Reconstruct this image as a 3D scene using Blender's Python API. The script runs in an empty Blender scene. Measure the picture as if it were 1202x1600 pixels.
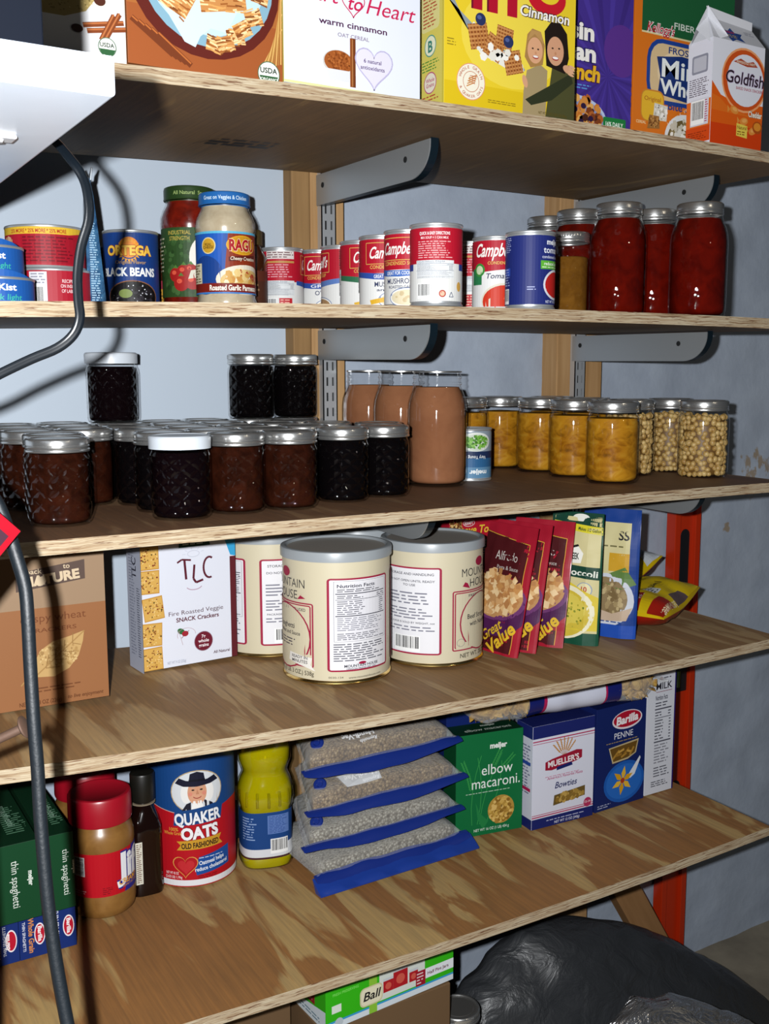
import bpy, bmesh, math, random
from math import pi, sin, cos, atan2, radians, hypot, sqrt
from mathutils import Vector, Matrix
from mathutils.geometry import tessellate_polygon
from mathutils import noise

SC = bpy.context.scene
COL = SC.collection

# ------------------------------------------------------------------ camera, light, exposure
CAM_POS = Vector((-0.7596, -1.0719, 1.3782))
CAM_R = Vector((0.8547, -0.5191, -0.0021))
CAM_U = Vector((0.0739, 0.1175, 0.9903))
CAM_F = Vector((0.5139, 0.8466, -0.1388))
cam = bpy.data.cameras.new('camera')
camo = bpy.data.objects.new('camera', cam)
COL.objects.link(camo)
cam.sensor_fit = 'VERTICAL'; cam.sensor_height = 24; cam.sensor_width = 24; cam.lens = 24
cam.clip_start = 0.01
camo.matrix_world = Matrix.Translation(CAM_POS) @ Matrix((CAM_R, CAM_U, -CAM_F)).transposed().to_4x4()
SC.camera = camo

w = bpy.data.worlds.new('basement_gloom'); SC.world = w; w.use_nodes = True
w.node_tree.nodes['Background'].inputs[0].default_value = (0.75, 0.85, 1, 1)
w.node_tree.nodes['Background'].inputs[1].default_value = 0.028

# the flash of the compact camera, just beside the lens
fl = bpy.data.lights.new('camera_flash', 'POINT'); fl.energy = 150; fl.shadow_soft_size = 0.009
fl.color = (0.97, 0.985, 1.0)
flo = bpy.data.objects.new('camera_flash', fl); COL.objects.link(flo)
flo.location = CAM_POS - CAM_R * 0.055 + CAM_U * 0.022 - CAM_F * 0.02
# weak warm fill light, unseen, behind the photographer
bl = bpy.data.lights.new('unseen_fill', 'POINT'); bl.energy = 6; bl.shadow_soft_size = 0.06; bl.color = (1, 0.86, 0.66)
blo = bpy.data.objects.new('unseen_fill', bl); COL.objects.link(blo); blo.location = (0.6, -2.0, 2.25)

SC.view_settings.view_transform = 'Standard'
SC.view_settings.look = 'None'
SC.view_settings.exposure = 0
SC.view_settings.gamma = 1
SC.view_settings.use_curve_mapping = False
SC.cycles.transparent_max_bounces = 32
SC.cycles.max_bounces = 8
SC.cycles.caustics_reflective = False
SC.cycles.caustics_refractive = False
SC.cycles.sample_clamp_indirect = 4

# ------------------------------------------------------------------ materials
def lin(c):
    if isinstance(c, str):
        c = tuple(int(c[i:i + 2], 16) / 255 for i in (0, 2, 4))
        return tuple(0.74 * (v / 12.92 if v <= 0.04045 else ((v + 0.055) / 1.055) ** 2.4) for v in c)
    return tuple(c)

MATS = {}
def mat(name, color, rough=0.5, metal=0.0, spec=0.4, bump=None, coat=0.0):
    """plain surface; bump=(scale, strength, distance) adds a noise relief"""
    key = (name, str(color), rough, metal, spec, bump)
    if key in MATS: return MATS[key]
    m = bpy.data.materials.new(name); m.use_nodes = True
    nt = m.node_tree; b = nt.nodes['Principled BSDF']
    b.inputs['Base Color'].default_value = lin(color) + (1,)
    b.inputs['Roughness'].default_value = rough
    b.inputs['Metallic'].default_value = metal
    b.inputs['Specular IOR Level'].default_value = spec
    b.inputs['Coat Weight'].default_value = coat
    if bump:
        tc = nt.nodes.new('ShaderNodeTexCoord'); n = nt.nodes.new('ShaderNodeTexNoise')
        n.inputs['Scale'].default_value = bump[0]; n.inputs['Detail'].default_value = 4
        bp = nt.nodes.new('ShaderNodeBump'); bp.inputs['Strength'].default_value = bump[1]
        bp.inputs['Distance'].default_value = bump[2]
        nt.links.new(tc.outputs['Object'], n.inputs['Vector'])
        nt.links.new(n.outputs[0], bp.inputs['Height']); nt.links.new(bp.outputs[0], b.inputs['Normal'])
    MATS[key] = m
    return m

def ink(c):
    return mat('print_ink', c, 0.5, 0, 0.2)

class NT:
    """tiny helper for node graphs"""
    def __init__(s, name):
        s.m = bpy.data.materials.new(name); s.m.use_nodes = True; s.t = s.m.node_tree
        s.b = s.t.nodes['Principled BSDF']; s.out = s.t.nodes['Material Output']
    def n(s, typ, **kw):
        nd = s.t.nodes.new('ShaderNode' + typ)
        for k, v in kw.items():
            if k in nd.inputs: nd.inputs[k].default_value = v
            else: setattr(nd, k, v)
        return nd
    def l(s, a, b): s.t.links.new(a, b)
    def coords(s, scale=(1, 1, 1), loc=(0, 0, 0)):
        tc = s.n('TexCoord'); mp = s.n('Mapping')
        mp.inputs['Scale'].default_value = scale; mp.inputs['Location'].default_value = loc
        s.l(tc.outputs['Object'], mp.inputs['Vector']); return mp.outputs[0]
    def noise(s, vec, scale, detail=4, rough=0.5, dist=0):
        n = s.n('TexNoise'); n.inputs['Scale'].default_value = scale; n.inputs['Detail'].default_value = detail
        n.inputs['Roughness'].default_value = rough; n.inputs['Distortion'].default_value = dist
        s.l(vec, n.inputs['Vector']); return n.outputs[0]
    def ramp(s, fac, stops):
        r = s.n('ValToRGB'); e = r.color_ramp.elements
        while len(e) < len(stops): e.new(0.5)
        for el, (p, c) in zip(e, stops): el.position = p; el.color = lin(c) + (1,)
        s.l(fac, r.inputs[0]); return r.outputs[0]
    def mix(s, fac, a, b, typ='MIX'):
        x = s.n('MixRGB', blend_type=typ)
        for i, v in ((0, fac), (1, a), (2, b)):
            if hasattr(v, 'links'): s.l(v, x.inputs[i])
            else: x.inputs[i].default_value = v if i == 0 else lin(v) + (1,)
        return x.outputs[0]
    def bump(s, h, strength, dist):
        b = s.n('Bump'); b.inputs['Strength'].default_value = strength; b.inputs['Distance'].default_value = dist
        s.l(h, b.inputs['Height']); s.l(b.outputs[0], s.b.inputs['Normal']); return b.outputs[0]

def ply_face(name, dark, pale, seed, amount, grime=0.0):
    k = NT(name)
    v = k.coords((13, 2.6, 1), (seed, seed * .7, 0))
    n1 = k.noise(v, 1.0, 4, 0.5, 1.6)
    v2 = k.coords((260, 9, 1), (seed, 0, 0)); n2 = k.noise(v2, 1.0, 3, 0.6)
    v3 = k.coords((5, 5, 5), (0, seed, 0)); n3 = k.noise(v3, 1.0, 5, 0.6)
    c = k.ramp(n1, [(amount - .1, dark), (amount - .01, dark), (amount + .05, pale), (amount + .3, pale)])
    c = k.mix(0.35, c, k.ramp(n2, [(0.3, '6b4a2a'), (0.7, 'd8bc8c')]), 'OVERLAY')
    c = k.mix(0.30 + grime, c, k.ramp(n3, [(0.35, '5a4838'), (0.65, 'b59a78')]), 'SOFT_LIGHT')
    k.l(c, k.b.inputs['Base Color']); k.b.inputs['Roughness'].default_value = 0.6
    k.b.inputs['Specular IOR Level'].default_value = 0.25
    k.bump(n2, 0.25, 0.0006)
    return k.m

def ply_edge(name='plywood_edge'):
    k = NT(name)
    v = k.coords((7, 1, 1)); d = k.noise(v, 1.6, 3, 0.6)
    tc = k.n('TexCoord'); sep = k.n('SeparateXYZ'); k.l(tc.outputs['UV'], sep.inputs[0])
    ad = k.n('Math', operation='MULTIPLY_ADD'); k.l(d, ad.inputs[0]); ad.inputs[1].default_value = 0.55
    k.l(sep.outputs[1], ad.inputs[2])
    cb = k.n('CombineXYZ'); k.l(ad.outputs[0], cb.inputs[2])
    mu = k.n('Math', operation='MULTIPLY'); k.l(sep.outputs[0], mu.inputs[0]); mu.inputs[1].default_value = 1.8
    k.l(mu.outputs[0], cb.inputs[0])
    n1 = k.noise(cb.outputs[0], 6.5, 5, 0.7, 0.8)
    c = k.ramp(n1, [(0.30, '5b3d2c'), (0.39, '957a5c'), (0.50, 'b4a083'), (0.62, 'c6b99f'), (0.8, '9c8468')])
    cb2 = k.n('CombineXYZ'); k.l(ad.outputs[0], cb2.inputs[2]); m2 = k.n('Math', operation='MULTIPLY'); k.l(sep.outputs[0], m2.inputs[0]); m2.inputs[1].default_value = 3.5; k.l(m2.outputs[0], cb2.inputs[0])
    n3 = k.noise(cb2.outputs[0], 9, 3, 0.6, 0.3)
    c = k.mix(k.ramp(n3, [(.36, (1, 1, 1)), (.42, (0, 0, 0))]), c, '6d4a34')
    k.l(c, k.b.inputs['Base Color']); k.b.inputs['Roughness'].default_value = 0.75
    k.b.inputs['Specular IOR Level'].default_value = 0.2
    k.bump(n1, 0.5, 0.0012)
    return k.m

def wood(name, a, b, axis=2, seed=0):
    k = NT(name)
    sc = [60, 60, 60]; sc[axis] = 3
    n1 = k.noise(k.coords(tuple(sc), (seed, seed, seed)), 1.0, 4, 0.6, 0.4)
    n2 = k.noise(k.coords((8, 8, 3)), 1.0, 3)
    c = k.mix(0.5, k.ramp(n1, [(0.35, a), (0.65, b)]), k.ramp(n2, [(0.3, a), (0.7, b)]))
    k.l(c, k.b.inputs['Base Color']); k.b.inputs['Roughness'].default_value = 0.7
    k.b.inputs['Specular IOR Level'].default_value = 0.2
    k.bump(n1, 0.3, 0.001)
    return k.m

def glass(name, pattern=None, tint=(1, 1, 1), refl=1.0):
    """thin clear wall: lets light through, reflects by angle"""
    k = NT(name); k.t.nodes.remove(k.b)
    tr = k.n('BsdfTransparent'); tr.inputs[0].default_value = tint + (1,)
    gl = k.n('BsdfGlossy'); gl.inputs['Roughness'].default_value = 0.035
    fr = k.n('Fresnel'); ge = k.n('NewGeometry'); io = k.n('Math', operation='MULTIPLY_ADD')
    k.l(ge.outputs['Backfacing'], io.inputs[0]); io.inputs[1].default_value = 1 / 1.5 - 1.5; io.inputs[2].default_value = 1.5
    k.l(io.outputs[0], fr.inputs[0])
    mx = k.n('MixShader')
    mu = k.n('Math', operation='MULTIPLY'); k.l(fr.outputs[0], mu.inputs[0]); mu.inputs[1].default_value = refl
    k.l(mu.outputs[0], mx.inputs[0]); k.l(tr.outputs[0], mx.inputs[1]); k.l(gl.outputs[0], mx.inputs[2])
    k.l(mx.outputs[0], k.out.inputs[0])
    v = k.coords(); h = k.noise(v, 45, 2)
    hs = k.n('Math', operation='MULTIPLY'); k.l(h, hs.inputs[0]); hs.inputs[1].default_value = 0.10
    last = hs.outputs[0]
    if pattern == 'quilt':
        # pressed diamond pattern: two crossing spirals round the axis
        tc = k.n('TexCoord'); sp = k.n('SeparateXYZ'); k.l(tc.outputs['Object'], sp.inputs[0])
        at = k.n('Math', operation='ARCTAN2'); k.l(sp.outputs[1], at.inputs[0]); k.l(sp.outputs[0], at.inputs[1])
        sm = []
        for sg in (1, -1):
            a = k.n('Math', operation='MULTIPLY_ADD'); k.l(sp.outputs[2], a.inputs[0]); a.inputs[1].default_value = sg * 190
            b8 = k.n('Math', operation='MULTIPLY'); k.l(at.outputs[0], b8.inputs[0]); b8.inputs[1].default_value = 5
            k.l(b8.outputs[0], a.inputs[2])
            s_ = k.n('Math', operation='SINE'); k.l(a.outputs[0], s_.inputs[0])
            ab = k.n('Math', operation='ABSOLUTE'); k.l(s_.outputs[0], ab.inputs[0]); sm.append(ab.outputs[0])
        mn = k.n('Math', operation='MINIMUM'); k.l(sm[0], mn.inputs[0]); k.l(sm[1], mn.inputs[1])
        ad = k.n('Math', operation='ADD'); k.l(mn.outputs[0], ad.inputs[0]); k.l(last, ad.inputs[1]); last = ad.outputs[0]
    elif pattern == 'crest':
        vo = k.n('TexVoronoi'); vo.inputs['Scale'].default_value = 120; k.l(v, vo.inputs['Vector'])
        ad = k.n('Math', operation='MULTIPLY_ADD'); k.l(vo.outputs[0], ad.inputs[0]); ad.inputs[1].default_value = .3; k.l(last, ad.inputs[2]); last = ad.outputs[0]
    bp = k.n('Bump'); bp.inputs['Strength'].default_value = 0.7; bp.inputs['Distance'].default_value = 0.003
    k.l(last, bp.inputs['Height']); k.l(bp.outputs[0], gl.inputs['Normal'])
    return k.m

def film(name, rough=0.12, alpha=0.16, col=(0.9, 0.93, 0.95)):
    """crinkled clear plastic film"""
    k = NT(name); k.t.nodes.remove(k.b)
    tr = k.n('BsdfTransparent'); gl = k.n('BsdfPrincipled')
    gl.inputs['Base Color'].default_value = col + (1,); gl.inputs['Roughness'].default_value = rough
    fr = k.n('LayerWeight'); fr.inputs[0].default_value = 0.35
    mr = k.n('Math', operation='MULTIPLY_ADD'); k.l(fr.outputs[1], mr.inputs[0]); mr.inputs[1].default_value = 0.34; mr.inputs[2].default_value = alpha
    mx = k.n('MixShader'); k.l(mr.outputs[0], mx.inputs[0]); k.l(tr.outputs[0], mx.inputs[1]); k.l(gl.outputs[0], mx.inputs[2])
    k.l(mx.outputs[0], k.out.inputs[0])
    n = k.noise(k.coords((1, 1, 1)), 38, 4, 0.6, 0.6); bp = k.n('Bump'); bp.inputs['Strength'].default_value = 0.8; bp.inputs['Distance'].default_value = 0.006
    k.l(n, bp.inputs['Height']); k.l(bp.outputs[0], gl.inputs['Normal'])
    return k.m

def grainy(name, a, b, scale, rough=0.6, stretch=(1, 1, 1), bumpd=0.001, spec=0.3):
    """many small grains: cells of a Voronoi pattern"""
    k = NT(name)
    v = k.coords(stretch); vo = k.n('TexVoronoi'); vo.inputs['Scale'].default_value = scale
    k.l(v, vo.inputs['Vector'])
    c = k.ramp(vo.outputs['Color'], [(0.2, a), (0.8, b)])
    c = k.mix(1.0, c, k.ramp(vo.outputs['Distance'], [(0.0, 'ffffff'), (0.9, '7a6a55')]), 'MULTIPLY')
    k.l(c, k.b.inputs['Base Color']); k.b.inputs['Roughness'].default_value = rough
    k.b.inputs['Specular IOR Level'].default_value = spec
    bp = k.n('Bump'); bp.inputs['Strength'].default_value = 0.7; bp.inputs['Distance'].default_value = bumpd; bp.invert = True
    k.l(vo.outputs['Distance'], bp.inputs['Height']); k.l(bp.outputs[0], k.b.inputs['Normal'])
    return k.m

def mottled(name, a, b, scale, rough=0.35, spec=0.4, lo=.35, hi=.65, bumpd=0.0):
    k = NT(name)
    n = k.noise(k.coords(), scale, 4, 0.6, 0.5)
    k.l(k.ramp(n, [(lo, a), (hi, b)]), k.b.inputs['Base Color'])
    k.b.inputs['Roughness'].default_value = rough; k.b.inputs['Specular IOR Level'].default_value = spec
    if bumpd: k.bump(n, 0.6, bumpd)
    return k.m

def wall_mat(name, base, relief, spots):
    k = NT(name)
    v = k.coords(); n1 = k.noise(v, 14, 6, 0.55); n2 = k.noise(v, 3, 3, 0.5)
    c = k.mix(0.5, k.ramp(n2, [(0.3, base[0]), (0.7, base[1])]), k.ramp(n1, [(0.3, base[0]), (0.7, base[1])]))
    # flaked rusty patches at fixed places on the wall
    tc = k.n('TexCoord')
    for (x, z, r) in spots:
        sb = k.n('VectorMath', operation='SUBTRACT'); k.l(tc.outputs['Object'], sb.inputs[0]); sb.inputs[1].default_value = (x, 0, z)
        ml = k.n('VectorMath', operation='MULTIPLY'); k.l(sb.outputs[0], ml.inputs[0]); ml.inputs[1].default_value = (1.3, 0, 0.8)
        ln = k.n('VectorMath', operation='LENGTH'); k.l(ml.outputs[0], ln.inputs[0])
        nn = k.noise(k.coords((1, 1, .6), (x, 0, z)), 55, 4, 0.6)
        md = k.n('Math', operation='MULTIPLY_ADD'); k.l(ln.outputs['Value'], md.inputs[0]); md.inputs[1].default_value = -0.28 / r; k.l(nn, md.inputs[2])
        f = k.ramp(md.outputs[0], [(0.37, (0, 0, 0)), (0.45, (.75, .75, .75))])
        c = k.mix(f, c, '9c8258')
    k.l(c, k.b.inputs['Base Color']); k.b.inputs['Roughness'].default_value = 0.65; k.b.inputs['Specular IOR Level'].default_value = 0.25
    if relief: k.bump(n1, 0.55, relief)
    return k.m

# ------------------------------------------------------------------ objects
def link(o): COL.objects.link(o); return o

def thing(name, label, cat, loc=(0, 0, 0), rz=0.0, group=None):
    o = bpy.data.objects.new(name, None); link(o)
    o.empty_display_size = 0.02
    o.location = loc; o.rotation_euler = (0, 0, rz)
    o['label'] = label; o['category'] = cat
    if group: o['group'] = group
    return o

def tag(o, label, cat, group=None):
    o['label'] = label; o['category'] = cat
    if group: o['group'] = group
    return o

def mesh_of(name, bm, mats, smooth=None):
    me = bpy.data.meshes.new(name)
    bm.normal_update(); bm.to_mesh(me); bm.free()
    for m in (mats if isinstance(mats, (list, tuple)) else [mats]): me.materials.append(m)
    if smooth is not None:
        me.polygons.foreach_set('use_smooth', [True] * len(me.polygons))
        if smooth > 0: me.set_sharp_from_angle(angle=radians(smooth))
    return me

def put(name, me, parent=None, loc=(0, 0, 0), rot=(0, 0, 0)):
    o = bpy.data.objects.new(name, me); link(o)
    o.location = loc; o.rotation_euler = rot
    if parent: o.parent = parent
    return o

def obj(name, bm, mats, parent=None, smooth=None, loc=(0, 0, 0), rot=(0, 0, 0)):
    return put(name, mesh_of(name, bm, mats, smooth), parent, loc, rot)

def struct(o): o['kind'] = 'structure'; return o

def bm_box(x0, y0, z0, x1, y1, z1, bevel=0.0, bm=None, mi=0, seg=2):
    own = bm is None or bevel > 0
    b = bmesh.new() if own else bm
    vs = [b.verts.new((x, y, z)) for x in (x0, x1) for y in (y0, y1) for z in (z0, z1)]
    for f in ((0, 1, 3, 2), (4, 6, 7, 5), (0, 4, 5, 1), (2, 3, 7, 6), (0, 2, 6, 4), (1, 5, 7, 3)):
        b.faces.new([vs[i] for i in f]).material_index = mi
    if bevel: bmesh.ops.bevel(b, geom=b.edges[:], offset=bevel, segments=seg, affect='EDGES', profile=0.5)
    if own and bm is not None:
        me = bpy.data.meshes.new('tmp'); b.to_mesh(me); b.free(); bm.from_mesh(me); bpy.data.meshes.remove(me)
        return bm
    return b

def lathe(profile, seg=48, bm=None, mi=0, knurl=None, close=False):
    """profile: list of (r, z) or (r, z, material); knurl=(z0, z1, amount)"""
    bm = bm or bmesh.new(); rings = []
    for p in profile:
        r, z = p[0], p[1]
        if r < 1e-6: rings.append([bm.verts.new((0, 0, z))]); continue
        ring = []
        for i in range(seg):
            rr = r + (knurl[2] if knurl and knurl[0] <= z <= knurl[1] and i % 2 else 0)
            a = 2 * pi * i / seg; ring.append(bm.verts.new((rr * cos(a), rr * sin(a), z)))
        rings.append(ring)
    for k in range(len(rings) - 1):
        A, B = rings[k], rings[k + 1]; m = profile[k + 1][2] if len(profile[k + 1]) > 2 else mi
        for i in range(seg):
            j = (i + 1) % seg
            if len(A) == 1 and len(B) == 1: continue
            if len(A) == 1: f = bm.faces.new((A[0], B[j], B[i])) if False else bm.faces.new((A[0], B[i], B[j]))
            elif len(B) == 1: f = bm.faces.new((A[i], B[0], A[j]))
            else: f = bm.faces.new((A[i], A[j], B[j], B[i]))
            f.material_index = m
    bmesh.ops.recalc_face_normals(bm, faces=bm.faces[:])
    return bm

def tube(pts, r, seg=12, bm=None, flat=None, cap=True, mi=0):
    """swept tube along a smooth path; flat=(a,b) makes a two-core ribbon section"""
    bm = bm or bmesh.new(); P = [Vector(p) for p in pts]
    Q = []
    for i in range(len(P) - 1):
        p0 = P[max(i - 1, 0)]; p1 = P[i]; p2 = P[i + 1]; p3 = P[min(i + 2, len(P) - 1)]
        for t in (0, .25, .5, .75):
            Q.append(0.5 * ((2 * p1) + (p2 - p0) * t + (2 * p0 - 5 * p1 + 4 * p2 - p3) * t * t + (3 * p1 - p0 - 3 * p2 + p3) * t ** 3))
    Q.append(P[-1]); rings = []
    up = Vector((0, 1, 0))
    for i, q in enumerate(Q):
        t = (Q[min(i + 1, len(Q) - 1)] - Q[max(i - 1, 0)]).normalized()
        a = t.cross(up).normalized(); b = a.cross(t).normalized()
        ring = []
        for k in range(seg):
            an = 2 * pi * k / seg
            if flat: ring.append(bm.verts.new(q + a * flat * cos(an) * (0.62 + 0.38 * abs(cos(an))) + b * r * sin(an) * (0.75 + 0.35 * abs(cos(an)))))
            else: ring.append(bm.verts.new(q + a * r * cos(an) + b * r * sin(an)))
        rings.append(ring)
    for A, B in zip(rings, rings[1:]):
        for k in range(seg): bm.faces.new((A[k], A[(k + 1) % seg], B[(k + 1) % seg], B[k])).material_index = mi
    if cap:
        bm.faces.new(rings[0][::-1]).material_index = mi; bm.faces.new(rings[-1]).material_index = mi
    bmesh.ops.recalc_face_normals(bm, faces=bm.faces[:])
    return bm

def face_cam(x, y, off=0.0):
    """turn about z that points a thing's front (-y) at where people stand; off in degrees"""
    dx, dy = CAM_POS.x - x, CAM_POS.y - y
    return atan2(dx, -dy) + radians(off)
# ------------------------------------------------------------------ printing: flat shapes and lettering laid on a surface
TXT = {}
def text_mesh(s, bold):
    key = (s, bold)
    if key not in TXT:
        cu = bpy.data.curves.new('lettering', 'FONT'); cu.body = s; cu.size = 1; cu.resolution_u = 3
        cu.offset = bold
        o = bpy.data.objects.new('lettering', cu)
        me = bpy.data.meshes.new_from_object(o)
        vs = [(v.co.x, v.co.y) for v in me.vertices]; fs = [tuple(p.vertices) for p in me.polygons]
        bpy.data.objects.remove(o); bpy.data.curves.remove(cu); bpy.data.meshes.remove(me)
        TXT[key] = (vs, fs)
    return TXT[key]
CAPH = 0.69

class Art:
    """a printed panel measured in millimetres, u to the right and v up"""
    def __init__(s): s.P = []; s.L = 0; s.ou = 0; s.ov = 0; s.su = 1
    def _add(s, vs, fs, col):
        if s.ou or s.ov or s.su != 1: vs = [(p[0] * s.su + s.ou, p[1] + s.ov) for p in vs]
        s.P.append((vs, fs, col, s.L)); s.L += 1; return s
    def poly(s, pts, col):
        tr = tessellate_polygon([[Vector((p[0], p[1], 0)) for p in pts]])
        return s._add(list(pts), [tuple(t) for t in tr], col)
    def rect(s, u0, v0, u1, v1, col): return s._add([(u0, v0), (u1, v0), (u1, v1), (u0, v1)], [(0, 1, 2, 3)], col)
    def rrect(s, u0, v0, u1, v1, r, col):
        pts = []
        for cx, cy, a in ((u1 - r, v0 + r, -90), (u1 - r, v1 - r, 0), (u0 + r, v1 - r, 90), (u0 + r, v0 + r, 180)):
            pts += [(cx + r * cos(radians(a + k * 22.5)), cy + r * sin(radians(a + k * 22.5))) for k in range(5)]
        return s.poly(pts, col)
    def frame(s, u0, v0, u1, v1, r, w, col, inner):
        s.rrect(u0, v0, u1, v1, r, col); return s.rrect(u0 + w, v0 + w, u1 - w, v1 - w, max(r - w, .1), inner)
    def ell(s, cu, cv, ru, rv, col, rot=0, n=28):
        c, d = cos(radians(rot)), sin(radians(rot))
        pts = [(cu + ru * cos(2 * pi * i / n) * c - rv * sin(2 * pi * i / n) * d, cv + ru * cos(2 * pi * i / n) * d + rv * sin(2 * pi * i / n) * c) for i in range(n)]
        return s._add(pts, [tuple(range(n))], col)
    def line(s, pts, w, col):
        for a, b in zip(pts, pts[1:]):
            d = Vector((b[0] - a[0], b[1] - a[1])); d.normalize(); nx, ny = -d.y * w / 2, d.x * w / 2
            s._add([(a[0] + nx, a[1] + ny), (a[0] - nx, a[1] - ny), (b[0] - nx, b[1] - ny), (b[0] + nx, b[1] + ny)], [(0, 1, 2, 3)], col)
            s.L -= 1
        s.L += 1; return s
    def arc(s, cu, cv, ru, rv, a0, a1, w, col, n=20):
        return s.line([(cu + ru * cos(radians(a0 + (a1 - a0) * i / n)), cv + rv * sin(radians(a0 + (a1 - a0) * i / n))) for i in range(n + 1)], w, col)
    def text(s, t, u, v, h, col, w=None, bold=0.012, shear=0.0, rot=0.0, al='c', out=None, ow=0.6):
        """v is the base line, h the capital height, w an exact width"""
        if out: # outlined lettering: a fatter copy below
            s.text(t, u, v, h, out, w, bold + ow * 0.06, shear, rot, al)
        vs, fs = text_mesh(t, bold)
        if not vs: return s
        x0 = min(p[0] for p in vs); x1 = max(p[0] for p in vs); k = h / CAPH
        kx = w / (x1 - x0) if w else k
        ox = {'c': (x0 + x1) / 2, 'l': x0, 'r': x1}[al]
        c, d = cos(radians(rot)), sin(radians(rot)); q = []
        for x, y in vs:
            a, b = (x - ox) * kx + shear * y * k, y * k
            q.append((u + a * c - b * d, v + a * d + b * c))
        return s._add(q, fs, col)
    def heart(s, cu, cv, r, col, w=None):
        pts = []
        for i in range(32):
            t = 2 * pi * i / 32
            pts.append((cu + r * 16 * sin(t) ** 3 / 17, cv + r * (13 * cos(t) - 5 * cos(2 * t) - 2 * cos(3 * t) - cos(4 * t)) / 17))
        return s.line(pts + pts[:1], w, col) if w else s.poly(pts, col)
    def fine(s, u0, v0, u1, v1, rows, col, seed=1, fill=0.40, ragged=True):
        """lines of print too small to read"""
        rnd = random.Random(seed); dv = (v1 - v0) / rows; vs = []; fs = []
        for r in range(rows):
            y = v1 - (r + .5) * dv; u = u0; end = u1 - (rnd.random() * .3 * (u1 - u0) if ragged else 0)
            while u < end:
                wl = min(dv * (0.9 + 2.6 * rnd.random()), end - u); h = dv * fill / 2; n = len(vs)
                vs += [(u, y - h), (u + wl, y - h), (u + wl, y + h), (u, y + h)]; fs.append((n, n + 1, n + 2, n + 3)); u += wl + dv * .55
        return s._add(vs, fs, col)
    def bars(s, u0, v0, u1, v1, seed=3, bg='f2f2f0', col='1a1a1e', vert=False):
        s.rect(u0, v0, u1, v1, bg); rnd = random.Random(seed); vs = []; fs = []
        m = 0.06; a0, a1 = (v0, v1) if vert else (u0, u1); span = (a1 - a0); a = a0 + span * m
        lo, hi = (u0, u1) if vert else (v0, v1); b0 = lo + (hi - lo) * .2; b1 = hi - (hi - lo) * .06
        while a < a1 - span * m:
            wd = span * rnd.choice((.012, .012, .024, .036)); n = len(vs)
            vs += [(b0, a), (b1, a), (b1, a + wd), (b0, a + wd)] if vert else [(a, b0), (a + wd, b0), (a + wd, b1), (a, b1)]
            fs.append((n, n + 1, n + 2, n + 3)); a += wd + span * rnd.choice((.012, .018, .03))
        return s._add(vs, fs, col)
    def blobs(s, cu, cv, ru, rv, n, size, cols, seed=1, sides=6, rot=0, squash=.75):
        """a printed heap of small pieces"""
        rnd = random.Random(seed); by = {}
        for i in range(n):
            a = rnd.random() * 2 * pi; q = sqrt(rnd.random()); x = cu + ru * q * cos(a); y = cv + rv * q * sin(a)
            r = size * (0.7 + .6 * rnd.random()); ph = rnd.random() * pi; sq = squash + .25 * rnd.random()
            pts = [(x + r * cos(2 * pi * k / sides) * cos(ph) - r * sq * sin(2 * pi * k / sides) * sin(ph), y + r * cos(2 * pi * k / sides) * sin(ph) + r * sq * sin(2 * pi * k / sides) * cos(ph)) for k in range(sides)]
            s._add(pts, [tuple(range(sides))], cols[i % len(cols)])
            if i % 3: s.L -= 1
        return s
    def nutri(s, u0, v0, u1, v1, col='23232a', bg=None, title='Nutrition Facts'):
        if bg: s.rect(u0, v0, u1, v1, bg)
        W, H = u1 - u0, v1 - v0
        s.text(title, u0 + W * .03, v1 - H * .085, H * .055, col, w=W * .72, bold=.02, al='l')
        s.fine(u0 + W * .03, v1 - H * .17, u1 - W * .1, v1 - H * .105, 2, col, 5)
        s.rect(u0, v1 - H * .20, u1, v1 - H * .185, col)
        s.fine(u0 + W * .03, v1 - H * .28, u0 + W * .5, v1 - H * .215, 2, col, 6); s.fine(u0 + W * .8, v1 - H * .28, u1, v1 - H * .215, 2, col, 7)
        s.rect(u0, v1 - H * .30, u1, v1 - H * .292, col)
        s.fine(u0 + W * .03, v1 - H * .56, u0 + W * .55, v1 - H * .31, 7, '62626c', 8); s.fine(u0 + W * .86, v1 - H * .56, u1 - W * .02, v1 - H * .31, 7, '62626c', 9)
        s.rect(u0, v1 - H * .585, u1, v1 - H * .57, col)
        s.fine(u0 + W * .03, v0 + H * .16, u1 - W * .03, v1 - H * .6, 7, '84848e', 10); s.fine(u0 + W * .03, v0, u1, v0 + H * .13, 4, '62626c', 11)
        return s
    def build(s, name, parent, fn, cuts=(), clip=None, dz=0.00002, z0=0.00025, vcuts=()):
        """fn(u, v, off) -> point, u and v in metres; cuts = u positions (metres) where shapes are split to bend"""
        bm = bmesh.new(); mats = []; idx = {}
        dz = min(dz, .0016 / max(s.L, 1))
        for vs, fs, col, lay in s.P:
            if col not in idx: idx[col] = len(mats); mats.append(ink(col))
            z = z0 + dz * lay
            q = [bm.verts.new((p[0] * .001, p[1] * .001, z)) for p in vs]
            for f in fs:
                try: bm.faces.new([q[i] for i in f]).material_index = idx[col]
                except ValueError: pass
        if clip:
            for co, no in (((clip[0], 0, 0), (-1, 0, 0)), ((clip[2], 0, 0), (1, 0, 0)), ((0, clip[1], 0), (0, -1, 0)), ((0, clip[3], 0), (0, 1, 0))):
                bmesh.ops.bisect_plane(bm, geom=bm.verts[:] + bm.edges[:] + bm.faces[:], plane_co=[c * .001 for c in co], plane_no=no, clear_outer=True, dist=1e-7)
        for u in cuts:
            bmesh.ops.bisect_plane(bm, geom=bm.verts[:] + bm.edges[:] + bm.faces[:], plane_co=(u, 0, 0), plane_no=(1, 0, 0), dist=1e-7)
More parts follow.
